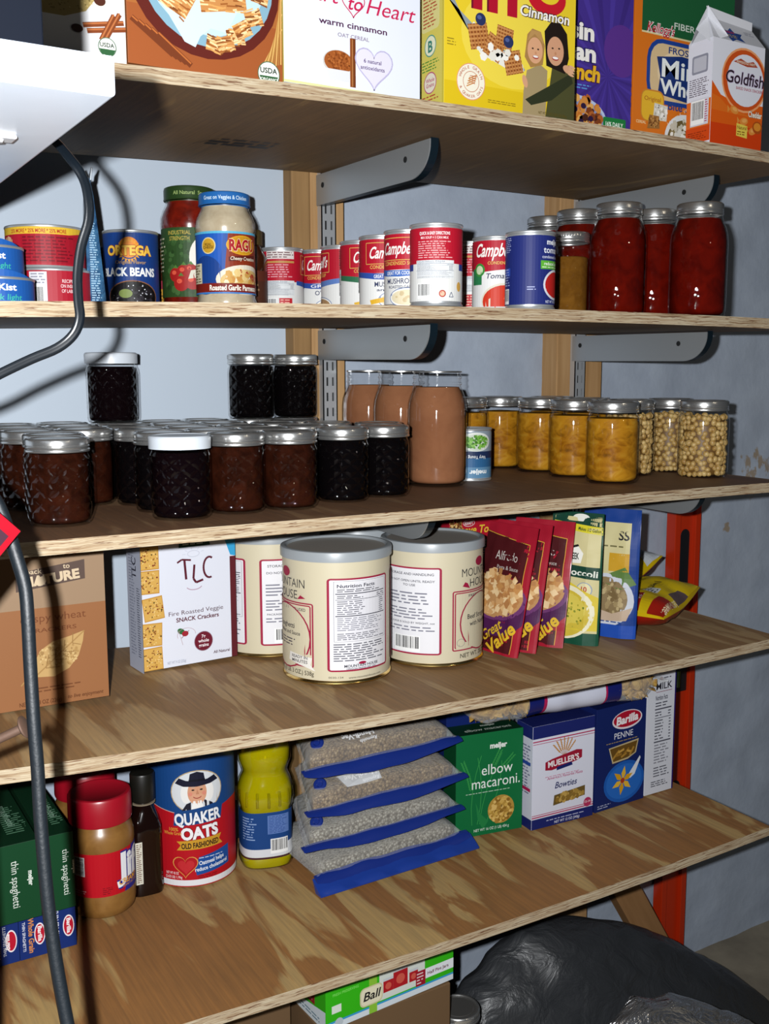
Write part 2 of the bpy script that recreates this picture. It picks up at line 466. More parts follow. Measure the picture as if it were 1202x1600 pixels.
        for v_ in vcuts:
            bmesh.ops.bisect_plane(bm, geom=bm.verts[:] + bm.edges[:] + bm.faces[:], plane_co=(0, v_, 0), plane_no=(0, 1, 0), dist=1e-7)
        for v in bm.verts: v.co = Vector(fn(v.co.x, v.co.y, v.co.z))
        return obj(name, bm, mats, parent)

def on_face(kind, w=0, d=0, h=0):
    """mapping onto a face of a carton whose origin is its front bottom corner"""
    if kind == 'front': return lambda u, v, o: (u, -o, v)
    if kind == 'side': return lambda u, v, o: (-o, d - u, v)     # face towards -x, read from the outside
    if kind == 'top': return lambda u, v, o: (u, v, h + o)

def on_cyl(R, z0=0.0):
    return lambda u, v, o: ((R + o) * sin(u / R), -(R + o) * cos(u / R), z0 + v)

def cyl_cuts(R, half=pi, step=radians(7)):
    n = int(half / step); return [k * step * R for k in range(-n, n + 1)]

# ------------------------------------------------------------------ shelves: gently warped plywood boards
D = 0.4263; T = 0.0156; XR = 0.659; XL = -1.05
SH = [(1.7015, .0015, .0094, -.0253), (1.4559, -.0037, .0074, -.018), (1.1983, -.0082, .0068, -.0032), (0.9348, -.0052, .0164, .0326), (0.6002, .0035, .0055, .0329)]
def zs(n, x, y=0.2):
    z, a, b, c = SH[n]; e = x - .348; y = min(max(y, 0), D)
    e2 = max(e, -1.0)
    return z + a * e + b * y + c * e2 * e2

def zup(n, x, y, r=.04):
    return max(zs(n, x + dx, y + dy) for dx in (-r, 0, r) for dy in (-r, 0, r)) + .0002

def make_shelf(n, label, face, under):
    bm = bmesh.new(); uvl = bm.loops.layers.uv.new('uv'); N, M = 60, 10
    xs = [XL + (XR - XL) * i / N for i in range(N + 1)]; ys = [D * j / M for j in range(M + 1)]
    top = [[bm.verts.new((x, y, zs(n, x, y))) for y in ys] for x in xs]
    bot = [[bm.verts.new((x, y, zs(n, x, y) - T)) for y in ys] for x in xs]
    for i in range(N):
        for j in range(M):
            bm.faces.new((top[i][j], top[i + 1][j], top[i + 1][j + 1], top[i][j + 1])).material_index = 0
            bm.faces.new((bot[i][j], bot[i][j + 1], bot[i + 1][j + 1], bot[i + 1][j])).material_index = 1
    def strip(A, B, L):
        for k in range(len(A) - 1):
            f = bm.faces.new((A[k], B[k], B[k + 1], A[k + 1])); f.material_index = 2
            for lp, uv in zip(f.loops, ((L[k], 1), (L[k], 0), (L[k + 1], 0), (L[k + 1], 1))): lp[uvl].uv = uv
    strip([t[0] for t in top], [b[0] for b in bot], xs)
    strip([t[M] for t in top][::-1], [b[M] for b in bot][::-1], xs[::-1])
    strip(top[N], bot[N], ys); strip(top[0][::-1], bot[0][::-1], ys[::-1])
    bmesh.ops.recalc_face_normals(bm, faces=bm.faces[:])
    o = obj('plywood_shelf', bm, [face, under, EDGE], None)
    return tag(o, label, 'shelf', 'plywood shelf boards')

# ------------------------------------------------------------------ cartons
def carton(name, label, cat, p, q, d, h, col, group=None, side=None, top=None, z=None, n=None, bevel=.0008, w=None):
    """p, q = front bottom corners on the shelf (x, y); d = depth behind them"""
    rz = atan2(q[1] - p[1], q[0] - p[0]); W = w or hypot(q[0] - p[0], q[1] - p[1])
    if z is None: z = max(zs(n, p[0] + cos(rz) * W * i / 4 - sin(rz) * d * j / 2, p[1] + sin(rz) * W * i / 4 + cos(rz) * d * j / 2) for i in range(5) for j in range(3)) + 0.0003
    t = thing(name, label, cat, (p[0], p[1], z), rz, group)
    bm = bm_box(0, 0, 0, W, d, h, bevel)
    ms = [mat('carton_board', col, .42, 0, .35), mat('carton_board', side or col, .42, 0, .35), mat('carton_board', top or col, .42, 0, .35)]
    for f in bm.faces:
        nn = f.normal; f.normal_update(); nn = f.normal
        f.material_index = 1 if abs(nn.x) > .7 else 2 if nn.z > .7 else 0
    obj('carton', bm, ms, t)
    return t, W

# ------------------------------------------------------------------ jars
STEEL = mat('tinned_steel', (.62, .62, .61), .25, .92, .6)
STEEL_D = mat('dull_steel', (.48, .5, .51), .36, .7)
GOLD = mat('gold_lacquer', (.75, .55, .2), .22, 1.0)
GLASS = glass('clear_glass'); GLASS_Q = glass('quilted_glass', 'quilt'); GLASS_C = glass('embossed_glass', 'crest')
LIDMAT = mat('lid_metal', (.50, .49, .47), .28, .92)
WHITE_CAP = mat('white_plastic', 'cfd6de', .35, 0, .4)
JM = {}
def jar_meshes(kind):
    if kind in JM: return JM[kind]
    if kind in ('half', 'half_white', 'jelly'):
        R, H = (.0355, .098) if kind != 'jelly' else (.033, .130)
        zb = H - .0155
        pr = [(0, .002), (R - .006, .0006), (R - .0035, 0), (R - .0012, .003), (R - .0004, .010), (R, zb - .014), (R - .0008, zb - .007), (R - .0028, zb - .003), (R - .003, zb + .001)]
        rl = R - .0004; neck = R - .004; top_c = zb - .0015 if kind == 'half' else zb - .004
        if kind == 'jelly': top_c = zb - .022
        cont = [(0, .0035), (R - .0062, .003), (R - .0035, .006), (R - .0030, .012), (R - .0026, min(zb - .014, top_c - .002)), (R - .0045, top_c), (0, top_c)]
        gm = GLASS_Q
    elif kind == 'pint':
        R, H = .0415, .127; zb = H - .017
        pr = [(0, .0025), (R - .007, .0006), (R - .004, 0), (R - .0014, .003), (R, .012), (R, zb - .016), (R - .001, zb - .009), (R - .0045, zb - .003), (R - .005, zb + .001)]
        rl = R - .0022; neck = R - .006; cont = [(0, .0045), (R - .0072, .004), (R - .0035, .008), (R - .0028, .014), (R - .0028, zb - .016), (R - .0045, zb - .009), (0, zb - .007)]
        gm = GLASS
    elif kind in ('quart', 'quart_bare'):
        R, H = (.0445, .176) if kind == 'quart' else (.0455, .172); zb = H - .018
        pr = [(0, .003), (R - .008, .0006), (R - .005, 0), (R - .0016, .004), (R - .0004, .012), (R, .03), (R, H * .66), (R - .0012, H * .73), (R - .0042, H * .79), (R - .0078, H * .84), (R - .0096, H * .872), (R - .0098, zb + .001)]
        if kind == 'quart_bare': # threads show on the bare neck
            rn = R - .0095
            pr = pr[:-1] + [(rn, zb - .003), (rn + .0016, zb - .0015), (rn + .0016, zb), (rn, zb + .0015), (rn, zb + .006), (rn + .0013, zb + .0075), (rn + .0013, zb + .009), (rn, zb + .0105), (rn, H - .0006)]
        rl = R - .0090; neck = R - .0105
        ct = H * .862
        cont = [(0, .0055), (R - .0085, .005), (R - .004, .009), (R - .003, .015), (R - .003, H * .66), (R - .0042, H * .73), (R - .0072, H * .79), (R - .0108, H * .84), (R - .0125, ct), (0, ct)]
        gm = GLASS_C if kind == 'quart' else GLASS
    m = {'R': R, 'H': H}
    m['glass'] = mesh_of('glass_jar', lathe(pr, 56), gm, 40)
    m['cont'] = lambda mt, c=cont: mesh_of('filling', lathe(c, 48), mt, 50)
    if kind == 'half_white':
        m['band'] = mesh_of('screw_cap', lathe([(rl - .002, zb), (rl + .0012, zb), (rl + .0012, H - .0026), (rl + .0004, H - .0008), (rl - .0016, H), (rl - .004, H), (rl - .0045, H - .0006), (0, H - .0006)], 96, knurl=(zb + .0005, H - .002, .0005)), WHITE_CAP, 30)
    elif kind == 'quart_bare':
        m['lid'] = mesh_of('lid_disc', lathe([(neck + .0006, H - .0026), (neck + .0022, H - .0022), (neck + .0022, H - .0004), (neck, H), (neck - .004, H), (neck - .005, H - .0006), (0, H - .0006)], 56), LIDMAT, 30)
    else:
        m['band'] = mesh_of('screw_band', lathe([(rl - .002, zb), (rl + .0002, zb), (rl + .0006, zb + .0012), (rl + .0004, zb + .0026), (rl - .0006, zb + .0036), (rl + .0002, zb + .0052), (rl + .0002, zb + .0062), (rl - .0008, zb + .0072), (rl - .0002, zb + .0082), (rl - .0002, H - .0024), (rl - .0008, H - .0008), (rl - .0018, H), (rl - .0044, H - .0002), (rl - .0048, H - .0012)], 120, knurl=(zb + .008, H - .002, .0005)), STEEL, 35)
        m['lid'] = mesh_of('lid_disc', lathe([(rl - .0030, H - .0022), (rl - .0050, H - .0014), (rl - .010, H - .0014), (rl - .0106, H - .0010), (0, H - .0010)], 56), LIDMAT, 30)
    JM[kind] = m
    return m
CM = {}
def jar(kind, x, y, z, label, fill, fname, group=None, name='canning_jar', rz=None, extra=None, lidname=None):
    m = jar_meshes(kind)
    t = thing(name, label, 'jar', (x, y, z), face_cam(x, y) if rz is None else rz, group)
    put('glass_body', m['glass'], t)
    key = (kind, fill.name)
    if key not in CM: CM[key] = m['cont'](fill)
    put(fname, CM[key], t)
    if 'band' in m: put('screw_cap' if kind == 'half_white' else 'screw_band', m['band'], t)
    if 'lid' in m: put('lid_disc', m['lid'], t)
    return t

# ------------------------------------------------------------------ cans
def can(name, label, x, y, z, R, H, lab, arts, off=0, group=None, label_z=(.006, .006), bead=False, cat='can', up=True, gold=False):
    """arts = Art in mm round the can, u=0 in front; off turns the print (degrees, + = to the viewer's right)"""
    t = thing(name, label, cat, (x, y, z), face_cam(x, y, off), group)
    b0, b1 = label_z
    pr = [(0, .0022), (R - .004, .0022), (R - .0035, 0), (R + .0004, 0), (R + .0010, .0012), (R + .0006, .0028), (R - .0006, .0036), (R - .0006, H - .0036), (R + .0006, H - .0028), (R + .0010, H - .0012), (R + .0004, H), (R - .0012, H), (R - .0030, H - .003), (R - .008, H - .0026), (R - .010, H - .0034), (0, H - .0034)]
    obj('can_body', lathe(pr, 64), GOLD if gold else STEEL_D, t, 35)
    if bead:
        pl = []; k = 0; zz = b0
        while zz < H - b1:
            pl.append((R - .0001 - (.0004 if k % 2 else 0), zz)); zz += .0022; k += 1
        pl.append((R - .0001, H - b1))
    else: pl = [(R - .0001, b0), (R - .0001, H - b1)]
    lo = obj('paper_label', lathe(pl, 64), mat('label_paper', lab, .33, 0, .45), t, 40)
    if arts:
        arts.build('label_print', lo, on_cyl(R), cyl_cuts(R), z0=.0003, dz=.00002)
    return t
# ================================================================== the place
# wall behind the shelves, floor
WALL = wall_mat('painted_concrete', ('a2adbe', 'bcc7d6'), .006, [(.66, 1.66, .035), (.70, 1.68, .03), (1.165, 1.135, .055), (1.20, 1.17, .05), (1.09, 1.02, .02), (.62, 1.62, .012)])
PANEL = mat('painted_panel', 'bbc7d4', .5, 0, .3, (6, .12, .002))
WY = 0.486
def wall():
    bm = bmesh.new(); nx, nz = 150, 110; x0, x1, z0, z1 = -1.5, 3.2, -.02, 2.5
    g = [[bm.verts.new((x0 + (x1 - x0) * i / nx, WY + .006 * noise.noise(Vector((i * .35, j * .33, 3))), z0 + (z1 - z0) * j / nz)) for j in range(nz + 1)] for i in range(nx + 1)]
    b = [[bm.verts.new((g[i][j].co.x, WY + .2, g[i][j].co.z)) for j in (0, nz)] for i in (0, nx)]
    for i in range(nx):
        for j in range(nz): bm.faces.new((g[i][j], g[i + 1][j], g[i + 1][j + 1], g[i][j + 1]))
    bm.faces.new((b[0][0], b[0][1], b[1][1], b[1][0]))
    return struct(obj('wall_back', bm, WALL, None, 60))
wall()
o = struct(obj('wall_panel', bm_box(-1.5, WY - .014, .9, -.002, WY - .009, 2.4, .001), PANEL))
kf = NT('concrete_floor'); nf = kf.noise(kf.coords(), 9, 6, .6)
kf.l(kf.ramp(nf, [(.3, '7b7262'), (.7, '998f7b')]), kf.b.inputs['Base Color']); kf.b.inputs['Roughness'].default_value = .8; kf.bump(nf, .3, .003)
struct(obj('floor', bm_box(-1.5, -2.4, -.06, 3.2, WY + .1, 0), kf.m))

# timber studs on the wall with slotted shelf standards
STUD_A = wood('pine_stud', 'a57d50', 'c9a273', 2, 1); STUD_B = wood('weathered_stud', '83643f', 'a98558', 2, 5)
tag(obj('timber_stud', bm_box(-.012, .4425, 0, .0205, WY + .004, 2.35, .002), STUD_B), 'weathered narrow timber stud beside the slotted steel rail near the loaded bracket', 'timber stud', 'wall studs')
tag(obj('timber_stud', bm_box(.0215, .4425, 0, .083, WY + .004, 2.35, .002), STUD_A), 'pale pine stud carrying the slotted steel rail behind the soup cans', 'timber stud', 'wall studs')
tag(obj('timber_stud', bm_box(.545, .4425, 0, .66, WY + .004, 2.35, .002), STUD_A), 'pine stud with a slotted steel rail behind the tomato and peach jars', 'timber stud', 'wall studs')

RAIL = mat('galvanised_rail', (.5, .52, .54), .36, .6, .5, (40, .1, .0005)); SLOT = mat('slot_shadow', '0d0e10', .8)
def rail(x, label):
    t = thing('shelf_standard', label, 'shelf rail', (x, .4425, 0), 0, 'slotted rails')
    bm = bmesh.new(); y = -.0142; wd = .026
    bm_box(0, y, .35, .0016, 0, 2.3, 0, bm); bm_box(wd - .0016, y, .35, wd, 0, 2.3, 0, bm)
    # front web pierced by two rows of slots
    z = .35; pitch = .025
    xs = [0, .006, .0095, .0165, .020, wd]
    while z < 2.3:
        for (a, b_) in ((0, .006), (.0095, .0165), (.020, wd)): bm_box(a, y, z, b_, y + .0016, z + pitch, 0, bm)
        for (a, b_) in ((.006, .0095), (.0165, .020)): bm_box(a, y, z + .014, b_, y + .0016, z + pitch, 0, bm)
        z += pitch
    obj('rail_web', bm, RAIL, t)
    obj('slot_shade', bm_box(.0016, -.003, .35, wd - .0016, -.0015, 2.3), SLOT, t)  # dark strip paints the shade seen through the slots
    return t
rail(.034, 'slotted steel shelf rail on the pale stud behind the soup cans')
rail(.578, 'slotted steel shelf rail on the stud behind the tomato and peach jars')

BR = mat('zinc_bracket', (.40, .42, .43), .38, .72, .5, (25, .12, .0006)); BR_D = mat('dark_flange', '10202a', .35, 0.3, .5)
def bracket(x, n, label):
    zt = min(zs(n, x, .42), zs(n, x, .1)) - T - .0008; L = .325; hh = .047; y1 = .4265
    t = thing('shelf_bracket', label, 'shelf bracket', (x, y1, zt), 0, 'steel shelf brackets')
    slope = (zs(n, x, .1) - zs(n, x, .42)) / -.32
    prof = [(0, 0), (0, -hh)]
    for k in range(0, 13):
        a = radians(90 * k / 12); prof.append((-(L - .05) - .05 * sin(a), -hh + .042 * (1 - cos(a)) ** 1.0 + .0))
    prof.append((-L, 0))
    bm = bmesh.new()
    def ring(xo): return [bm.verts.new((xo, p[0], p[1] - .0002 + slope * p[0])) for p in prof]
    A, B = ring(0), ring(.0018)
    bm.faces.new(A); bm.faces.new(B[::-1])
    for i in range(len(prof)):
        j = (i + 1) % len(prof); bm.faces.new((A[i], B[i], B[j], A[j]))
    bmesh.ops.recalc_face_normals(bm, faces=bm.faces[:])
    obj('bracket_web', bm, BR, t)
    bm = bmesh.new(); edge = prof[1:]
    for xo, wdt in ((.0018, .0125),):
        R0 = [[bm.verts.new((xo + dx, p[0] * (1 + 0), p[1] + slope * p[0] - dz)) for p in edge] for dx, dz in ((0, 0), (wdt, 0))]
        R1 = [[bm.verts.new((xo + dx, p[0] + .0016 * (1 if i < 3 else .3), p[1] + slope * p[0] + .0018)) for i, p in enumerate(edge)] for dx in (0, wdt)]
        for a, b in ((R0[0], R0[1]), (R0[1], R1[1]), (R1[1], R1[0])):
            for i in range(len(edge) - 1): bm.faces.new((a[i], b[i], b[i + 1], a[i + 1]))
    bmesh.ops.recalc_face_normals(bm, faces=bm.faces[:])
    obj('bracket_flange', bm, BR_D, t)
    for yy in (-.022, -.265):
        h = lathe([(0, .0006), (.0042, .0006), (.0042, 0)], 16)
        obj('bolt_hole', h, SLOT, t, loc=(-.0002, yy, -.018 + slope * yy), rot=(0, -pi / 2, 0))
for n, nm in enumerate(('top shelf of cereal boxes', 'shelf of soup cans', 'shelf of preserve jars', 'shelf of large food tins')):
    bracket(.024, n, 'steel bracket under the %s, on the rail behind the soup cans' % nm)
    bracket(.568, n, 'steel bracket under the %s, on the rail behind the tomato jars' % nm)

EDGE = ply_edge()
PF_DULL = ply_face('plywood_dull', '6e5440', '94795a', 3, .60, .2)
PF_UNDER = ply_face('plywood_under', '907a5d', 'ad966d', 7, .62, .1)
PF_WARM = ply_face('plywood_warm', 'a88a64', 'c4ad86', 11, .52, .05); PF_MID = ply_face('plywood_mid', '927257', 'ab8f70', 5, .60, .15)
PF_RICH = ply_face('plywood_rich', 'a67d50', 'c6ae7c', 17, .53, 0)
o = make_shelf(0, 'plywood board of the top shelf under the cereal boxes', PF_DULL, PF_UNDER)
a = Art(); a.fine(0, 0, 110, 22, 2, '241a14', 12, .8); a.fine(10, 24, 100, 34, 1, '3a2c22', 4, .7); a.line([(-14, -2), (6, 30)], 1.5, '2a1e16')
a.build('grade_stamp', o, lambda u, v, q: (-.222 + u, .285 - v * 1.4, zs(0, -.222 + u, .285 - v * 1.4) - T - q))
make_shelf(1, 'plywood board under the soup cans and tomato jars', PF_DULL, PF_UNDER)
make_shelf(2, 'dark-faced plywood board under the jam and peach jars', PF_MID, PF_UNDER)
make_shelf(3, 'tan plywood board under the big food tins and cracker boxes', PF_WARM, PF_UNDER)
make_shelf(4, 'streaky plywood board of the lowest shelf under rice bags and pasta', PF_RICH, PF_UNDER)

# orange spirit level standing on end in the corner of the shelf
t = thing('spirit_level', 'long orange-red spirit level standing on end against the wall past the shelf ends', 'spirit level', (.893, .452, 0.0), 0)
OR = mat('orange_enamel', 'c2300c', .32, 0, .5); bm = bmesh.new()
for (a, b, c, d) in ((0, 0, .016, .026), (.062, 0, .078, .026)): bm_box(a, b, 0, c, d, 1.215, .001, bm)
bm_box(.016, .009, 0, .062, .017, 1.215, 0, bm)
obj('level_body', bm, OR, t)
for zc, hl in ((.40, .05), (.965, .055)):  # solid black slabs paint the dark of the hand holes
    b2 = bmesh.new(); pts = []
    for cx, cz, a0 in ((.039, zc + hl, 0), (.039, zc - hl, 180)):
        pts += [(cx + .013 * cos(radians(a0 + k * 22.5)), cz + .013 * sin(radians(a0 + k * 22.5))) for k in range(9)]
    f0 = [b2.verts.new((p[0], .0078, p[1])) for p in pts]; f1 = [b2.verts.new((p[0], .0182, p[1])) for p in pts]
    b2.faces.new(f0); b2.faces.new(f1[::-1])
    for i in range(len(pts)): b2.faces.new((f0[i], f0[(i + 1) % len(pts)], f1[(i + 1) % len(pts)], f1[i]))
    bmesh.ops.recalc_face_normals(b2, faces=b2.faces[:]); obj('hand_hole', b2, mat('level_black', '12171c', .5), t)
vl = obj('vial', lathe([(0, -.018), (.006, -.018), (.006, .018), (0, .018)], 20), mat('green_vial', '4f8a1c', .1, 0, .6), t, 40, loc=(.03, .0065, .70))
obj('vial_frame', bm_box(.016, .008, .668, .062, .0186, .735, .002), mat('level_black', '12171c', .5), t)

tag(obj('timber_brace', bm_box(-.032, -.016, -.24, .032, .016, .26, .002), wood('brace_timber', '8f6740', 'a87d52', 2, 9), None, None, (.762, .412, .235), (0, radians(-32), 0)), 'brown timber offcut leaning slantwise under the lowest shelf', 'timber')

# white board by the camera, on the post out of the picture
WP = mat('white_gloss_paint', 'd6e0ee', .3, 0, .5, (30, .15, .001))
t = thing('white_board', 'white-painted board end jutting in near the top, close to the lens', 'board', (-.571, -.465, 1.5335))
obj('board', bm_box(-.60, 0, 0, 0, .60, .0225, .0022, None, 0, 3), WP, t)
st = obj('metal_strap', bm_box(-.17, .13, -.0028, -.028, .146, 0, .001), mat('painted_strap', 'd8dade', .3, .2), t)
for xx in (-.15, -.09, -.04): obj('screw_head', lathe([(0, -.0052), (.004, -.0046), (.005, -.0028)], 18), mat('painted_strap', 'd8dade', .3, .2), st, 40, loc=(xx, .138, 0))
obj('timber_post', bm_box(-.735, -.275, 0, -.648, -.19, 1.5335, .003), wood('post_timber', '8c6a44', 'b08a5c', 2, 4))
t = thing('navy_box', 'dark navy box standing on the white board close to the lens', 'box', (-.833, -.44, 1.5565), 0)
obj('carton', bm_box(0, 0, 0, .2285, .06, .20, .001), mat('navy_card', '0b0f18', .7, 0, .05), t)
a = Art(); obj('taped_seam', bm_box(.10, -.0004, 0, .13, 0, .20), mat('navy_tape', '0d131e', .6, 0, .1), t)
bpy.data.objects['timber_post']['label'] = 'timber post just past the picture edge, carrying the white board'; bpy.data.objects['timber_post']['category'] = 'post'
BK = mat('black_vinyl', '0c1218', .28, 0, .5)
cord = [(-.60, -.205, 1.5605), (-.575, -.222, 1.5615), (-.557, -.243, 1.555), (-.546, -.267, 1.534), (-.539, -.273, 1.52), (-.537, -.277, 1.505), (-.538, -.279, 1.489), (-.544, -.278, 1.47), (-.548, -.279, 1.448), (-.549, -.282, 1.429), (-.549, -.284, 1.416), (-.554, -.283, 1.404), (-.565, -.278, 1.394), (-.582, -.269, 1.386), (-.603, -.258, 1.375), (-.63, -.246, 1.36), (-.66, -.235, 1.352)]
tag(obj('power_cord', tube(cord, .0021, 20, flat=.0038), BK, None, 60), 'thin black twin power cord looping down in front of the tuna cans', 'power cord')
cable = [(-.640, -.236, 1.322), (-.628, -.240, 1.302), (-.61, -.246, 1.279), (-.603, -.254, 1.255), (-.599, -.26, 1.235), (-.595, -.265, 1.213), (-.595, -.27, 1.191), (-.596, -.275, 1.152), (-.597, -.282, 1.108), (-.597, -.287, 1.074), (-.598, -.293, 1.034), (-.598, -.303, .976), (-.596, -.312, .927), (-.592, -.323, .878), (-.588, -.333, .84), (-.58, -.35, .7)]
tag(obj('thick_cable', tube(cable, .0052, 16), mat('grey_rubber_cable', '10171d', .5, 0, .35, (300, .5, .0006)), None, 60), 'thick dark grey rubber cable hanging down past the cracker and spaghetti boxes', 'cable')
# red paper tag tied to the cable
t = thing('warning_tag', 'red printed paper tag tied to the thick dark cable', 'tag', (-.6495, -.284, 1.2625), radians(13))
def tagmap(u, v, o): return (u * .70 + v * .71, -o, -u * .71 + v * .70)
obj('tag_card', (lambda b: b)(bm_box(-.045, -.0004, -.035, .042, .0004, .0335, 0)), mat('red_card', '94091c', .6, 0, .1), t, rot=(0, radians(45), 0))
a = Art(); a.rect(-40, 4, 37, 25, '3a1f2c'); a.fine(-38, 6, 10, 22, 3, 'c01530', 3); a.fine(-40, -10, 37, 1, 3, '5d0d1d', 5); a.fine(-40, -28, 20, -12, 4, '5d0d1d', 6); a.rrect(10, -30, 38, -16, 3, 'e9d3dc')
a.build('tag_print', t, tagmap, z0=.0007)
obj('cable_tie', bm_box(-.006, -.004, -.07, -.002, -.001, -.03, .0005), mat('black_vinyl', '0c1218', .28, 0, .5), t)
# rusty bolt in the post
t = thing('rusty_bolt', 'rusty round-headed bolt poking in beside the dark cable', 'bolt', (-.646, -.2465, 1.079))
dv = Vector((.044, -.0215, .022)); 
RU = mat('rusty_iron', '5c463a', .6, .3, .4, (120, .5, .0006))
rotq = dv.to_track_quat('Z', 'Y').to_euler()
obj('shank', lathe([(0, 0), (.0036, 0), (.0036, dv.length)], 20), RU, t, 40, rot=rotq)
obj('head', lathe([(0, 0), (.0075, 0), (.0092, .0012), (.0092, .0026), (.007, .0038), (0, .0042)], 24), RU, t, 40, loc=dv * .98, rot=rotq)
# ================================================================== top shelf: cereal boxes
BROWNS = ('b9763a', 'd29a58', '8d5526', 'e0b376', 'a4642c')
# pale box with a bowl
t, W = carton('cereal_box', 'box printed with a speckled yellow bowl and cinnamon sticks, on the top shelf', 'box', (-.602, .022), (-.4075, .022), .055, .25, 'dfe0dc', 'cereal boxes on the top shelf', side='b08a50', n=0)
a = Art(); a.rect(0, 0, 195, 250, 'd0ccc0'); a.ou = 102; a.rect(0, 55, 92, 250, 'd8d4c8'); a.rect(0, 0, 92, 55, 'dfdfe0'); a.rect(0, 150, 92, 250, 'c9a57a')
a.poly([(-70, 95), (70, 95), (66, 68), (52, 50), (30, 42), (-30, 42), (-52, 50), (-66, 68)], 'a8935c'); a.blobs(30, 68, 32, 22, 160, .9, ('8d7a48', 'bda86c', '7a683a'), 4)
a.ell(0, 95, 70, 9, 'e8e4da'); a.ell(0, 95, 66, 7, 'b04a28'); a.blobs(0, 96, 62, 6, 60, 3, ('8a2f1c', 'c96a3a', 'd9b48a', '5d2a18'), 6)
a.ell(66, 62, 6, 5, '4b2317'); a.ell(42, 32, 6, 4, '3b1d14')
for k, (p0, p1) in enumerate((((48, 36), (90, 44)), ((52, 31), (92, 38)), ((66, 24), (80, 50)), ((70, 24), (86, 52)))): a.line([p0, p1], 5, '7c3d1c'); a.line([(p0[0], p0[1] + 1), (p1[0], p1[1] + 1)], 1.6, 'b0683a')
a.ell(72, 18, 9.5, 9.5, '4f6b50'); a.ell(72, 18, 8.6, 8.6, 'f2f2ea'); a.text('USDA', 72, 18, 4, '223a2a', bold=.03); a.poly([(63.5, 16), (80.5, 16), (78, 11), (72, 9.6), (66, 11)], '2d5a35')
a.build('front_print', t, on_face('front'), clip=(0.3, .3, W * 1000 - .3, 250))
# brown shredded wheat box
t, W = carton('cereal_box', 'brown box printed with a blue bowl of shredded wheat biscuits, on the top shelf', 'box', (-.4065, .02), (-.2295, .02), .055, .25, '9c5a30', 'cereal boxes on the top shelf', n=0)
a = Art(); a.rect(0, 0, 177, 250, 'a4622f'); a.rect(0, 0, 177, 60, '9a5228'); a.rect(0, 78, 30, 96, '3a3a38'); a.blobs(20, 100, 30, 20, 20, 8, ('8a4c24', 'b9743c'), 2)
a.ell(88, 98, 86, 82, '5b1e16'); a.ell(90, 100, 76, 72, '7fa6b8'); a.ell(88, 104, 68, 64, 'b9d3dd'); a.ell(84, 110, 58, 52, '9bb9c4')
a.poly([(18, 100), (40, 62), (62, 30), (74, 26), (80, 38), (92, 48), (110, 46), (126, 74), (130, 130), (30, 150)], 'c5dbe2')
def biscuit(cx, cy, wd, hg, rot, seed):
    c, d = cos(radians(rot)), sin(radians(rot)); P = lambda x, y: (cx + x * c - y * d, cy + x * d + y * c)
    a.poly([P(-wd, -hg), P(wd, -hg * .9), P(wd * 1.05, hg), P(-wd * .95, hg * .95)], 'c0844a'); rnd = random.Random(seed)
    for r in range(11):
        y = -hg + 2 * hg * (r + .5) / 11; x = -wd
        while x < wd * .9:
            l = 4 + rnd.random() * 9; y2 = y + rnd.uniform(-1.6, 1.6)
            a.line([P(x, y2), P(min(x + l, wd), y2 + rnd.uniform(-2, 2))], 1.7, rnd.choice(('e3b57a', '9a5a28', 'd39b58', '7c4520', 'efcf9c'))); x += l * .8
biscuit(46, 84, 30, 22, -28, 3); biscuit(104, 96, 27, 30, 8, 4); biscuit(76, 132, 26, 16, -4, 5)
for q, (x, y, r) in enumerate(((142, 66, 20), (150, 90, -10), (120, 44, 15), (96, 32, -8), (108, 34, 20), (128, 52, 30))): biscuit(x, y, 10, 8, r, 20 + q)
for k in range(5): a.line([(4 + k * 7, 45 - k * 3), (48 + k * 5, 14 - k * 2)], 6, '6e3418'); a.line([(5 + k * 7, 46 - k * 3), (48 + k * 5, 16 - k * 2)], 1.6, 'b3642f')
for k in range(9): a.line([(150 + k * 3, 14 + k), (176, 60 + k * 8)], 1.6, ('d3a860', 'a9773a')[k % 2])
a.ell(159, 10, 13.5, 13.5, '4f6b50'); a.ell(159, 10, 12.4, 12.4, 'f2f2ea'); a.text('USDA', 159, 11, 5.5, '223a2a', bold=.03); a.poly([(147.5, 8), (170.5, 8), (167, 1), (159, -2), (151, 1)], '2d5a35'); a.text('ORGANIC', 159, 3, 3, 'f2f2ea')
a.build('front_print', t, on_face('front'), clip=(.3, .3, W * 1000 - .3, 250))
# white box
t, W = carton('cereal_box', 'white cereal box with red script and a heart outline, on the top shelf', 'box', (-.2288, .018), (-.0465, .018), .055, .25, 'e6e9f2', 'cereal boxes on the top shelf', side='c9b75a', n=0)
a = Art(); a.rect(0, 0, 182, 250, 'dfe3ee'); a.rect(0, 0, 182, 3, 'd6d69a'); a.ov = -12
a.text('Heart', 38, 106, 17, 'c41f4f', w=62, shear=.32, bold=.0); a.text('to', 91, 103, 15, 'c41f4f', w=20, shear=.3); a.text('Heart', 140, 102, 17, 'c41f4f', w=66, shear=.32, bold=.0)
a.heart(90, 110, 16, 'c41f4f', 1.2); a.line([(2, 102), (10, 122)], 1.2, 'c41f4f')
a.text('warm cinnamon', 90, 82, 6.6, '4d2346', w=91, bold=.02); a.text('OAT CEREAL', 90, 71, 4.2, '8a7a90', w=42)
a.ell(72, 38, 24, 16, 'f4f4f8'); a.ell(70, 42, 21, 14, 'c8c6c2'); a.ell(70, 43, 19, 12.5, '9c5424'); a.blobs(70, 44, 16, 10, 120, 1.3, ('8a4519', 'b0662f', '7b3c14'), 3); a.poly([(52, 34), (88, 34), (82, 22), (58, 22)], 'dadbe0')
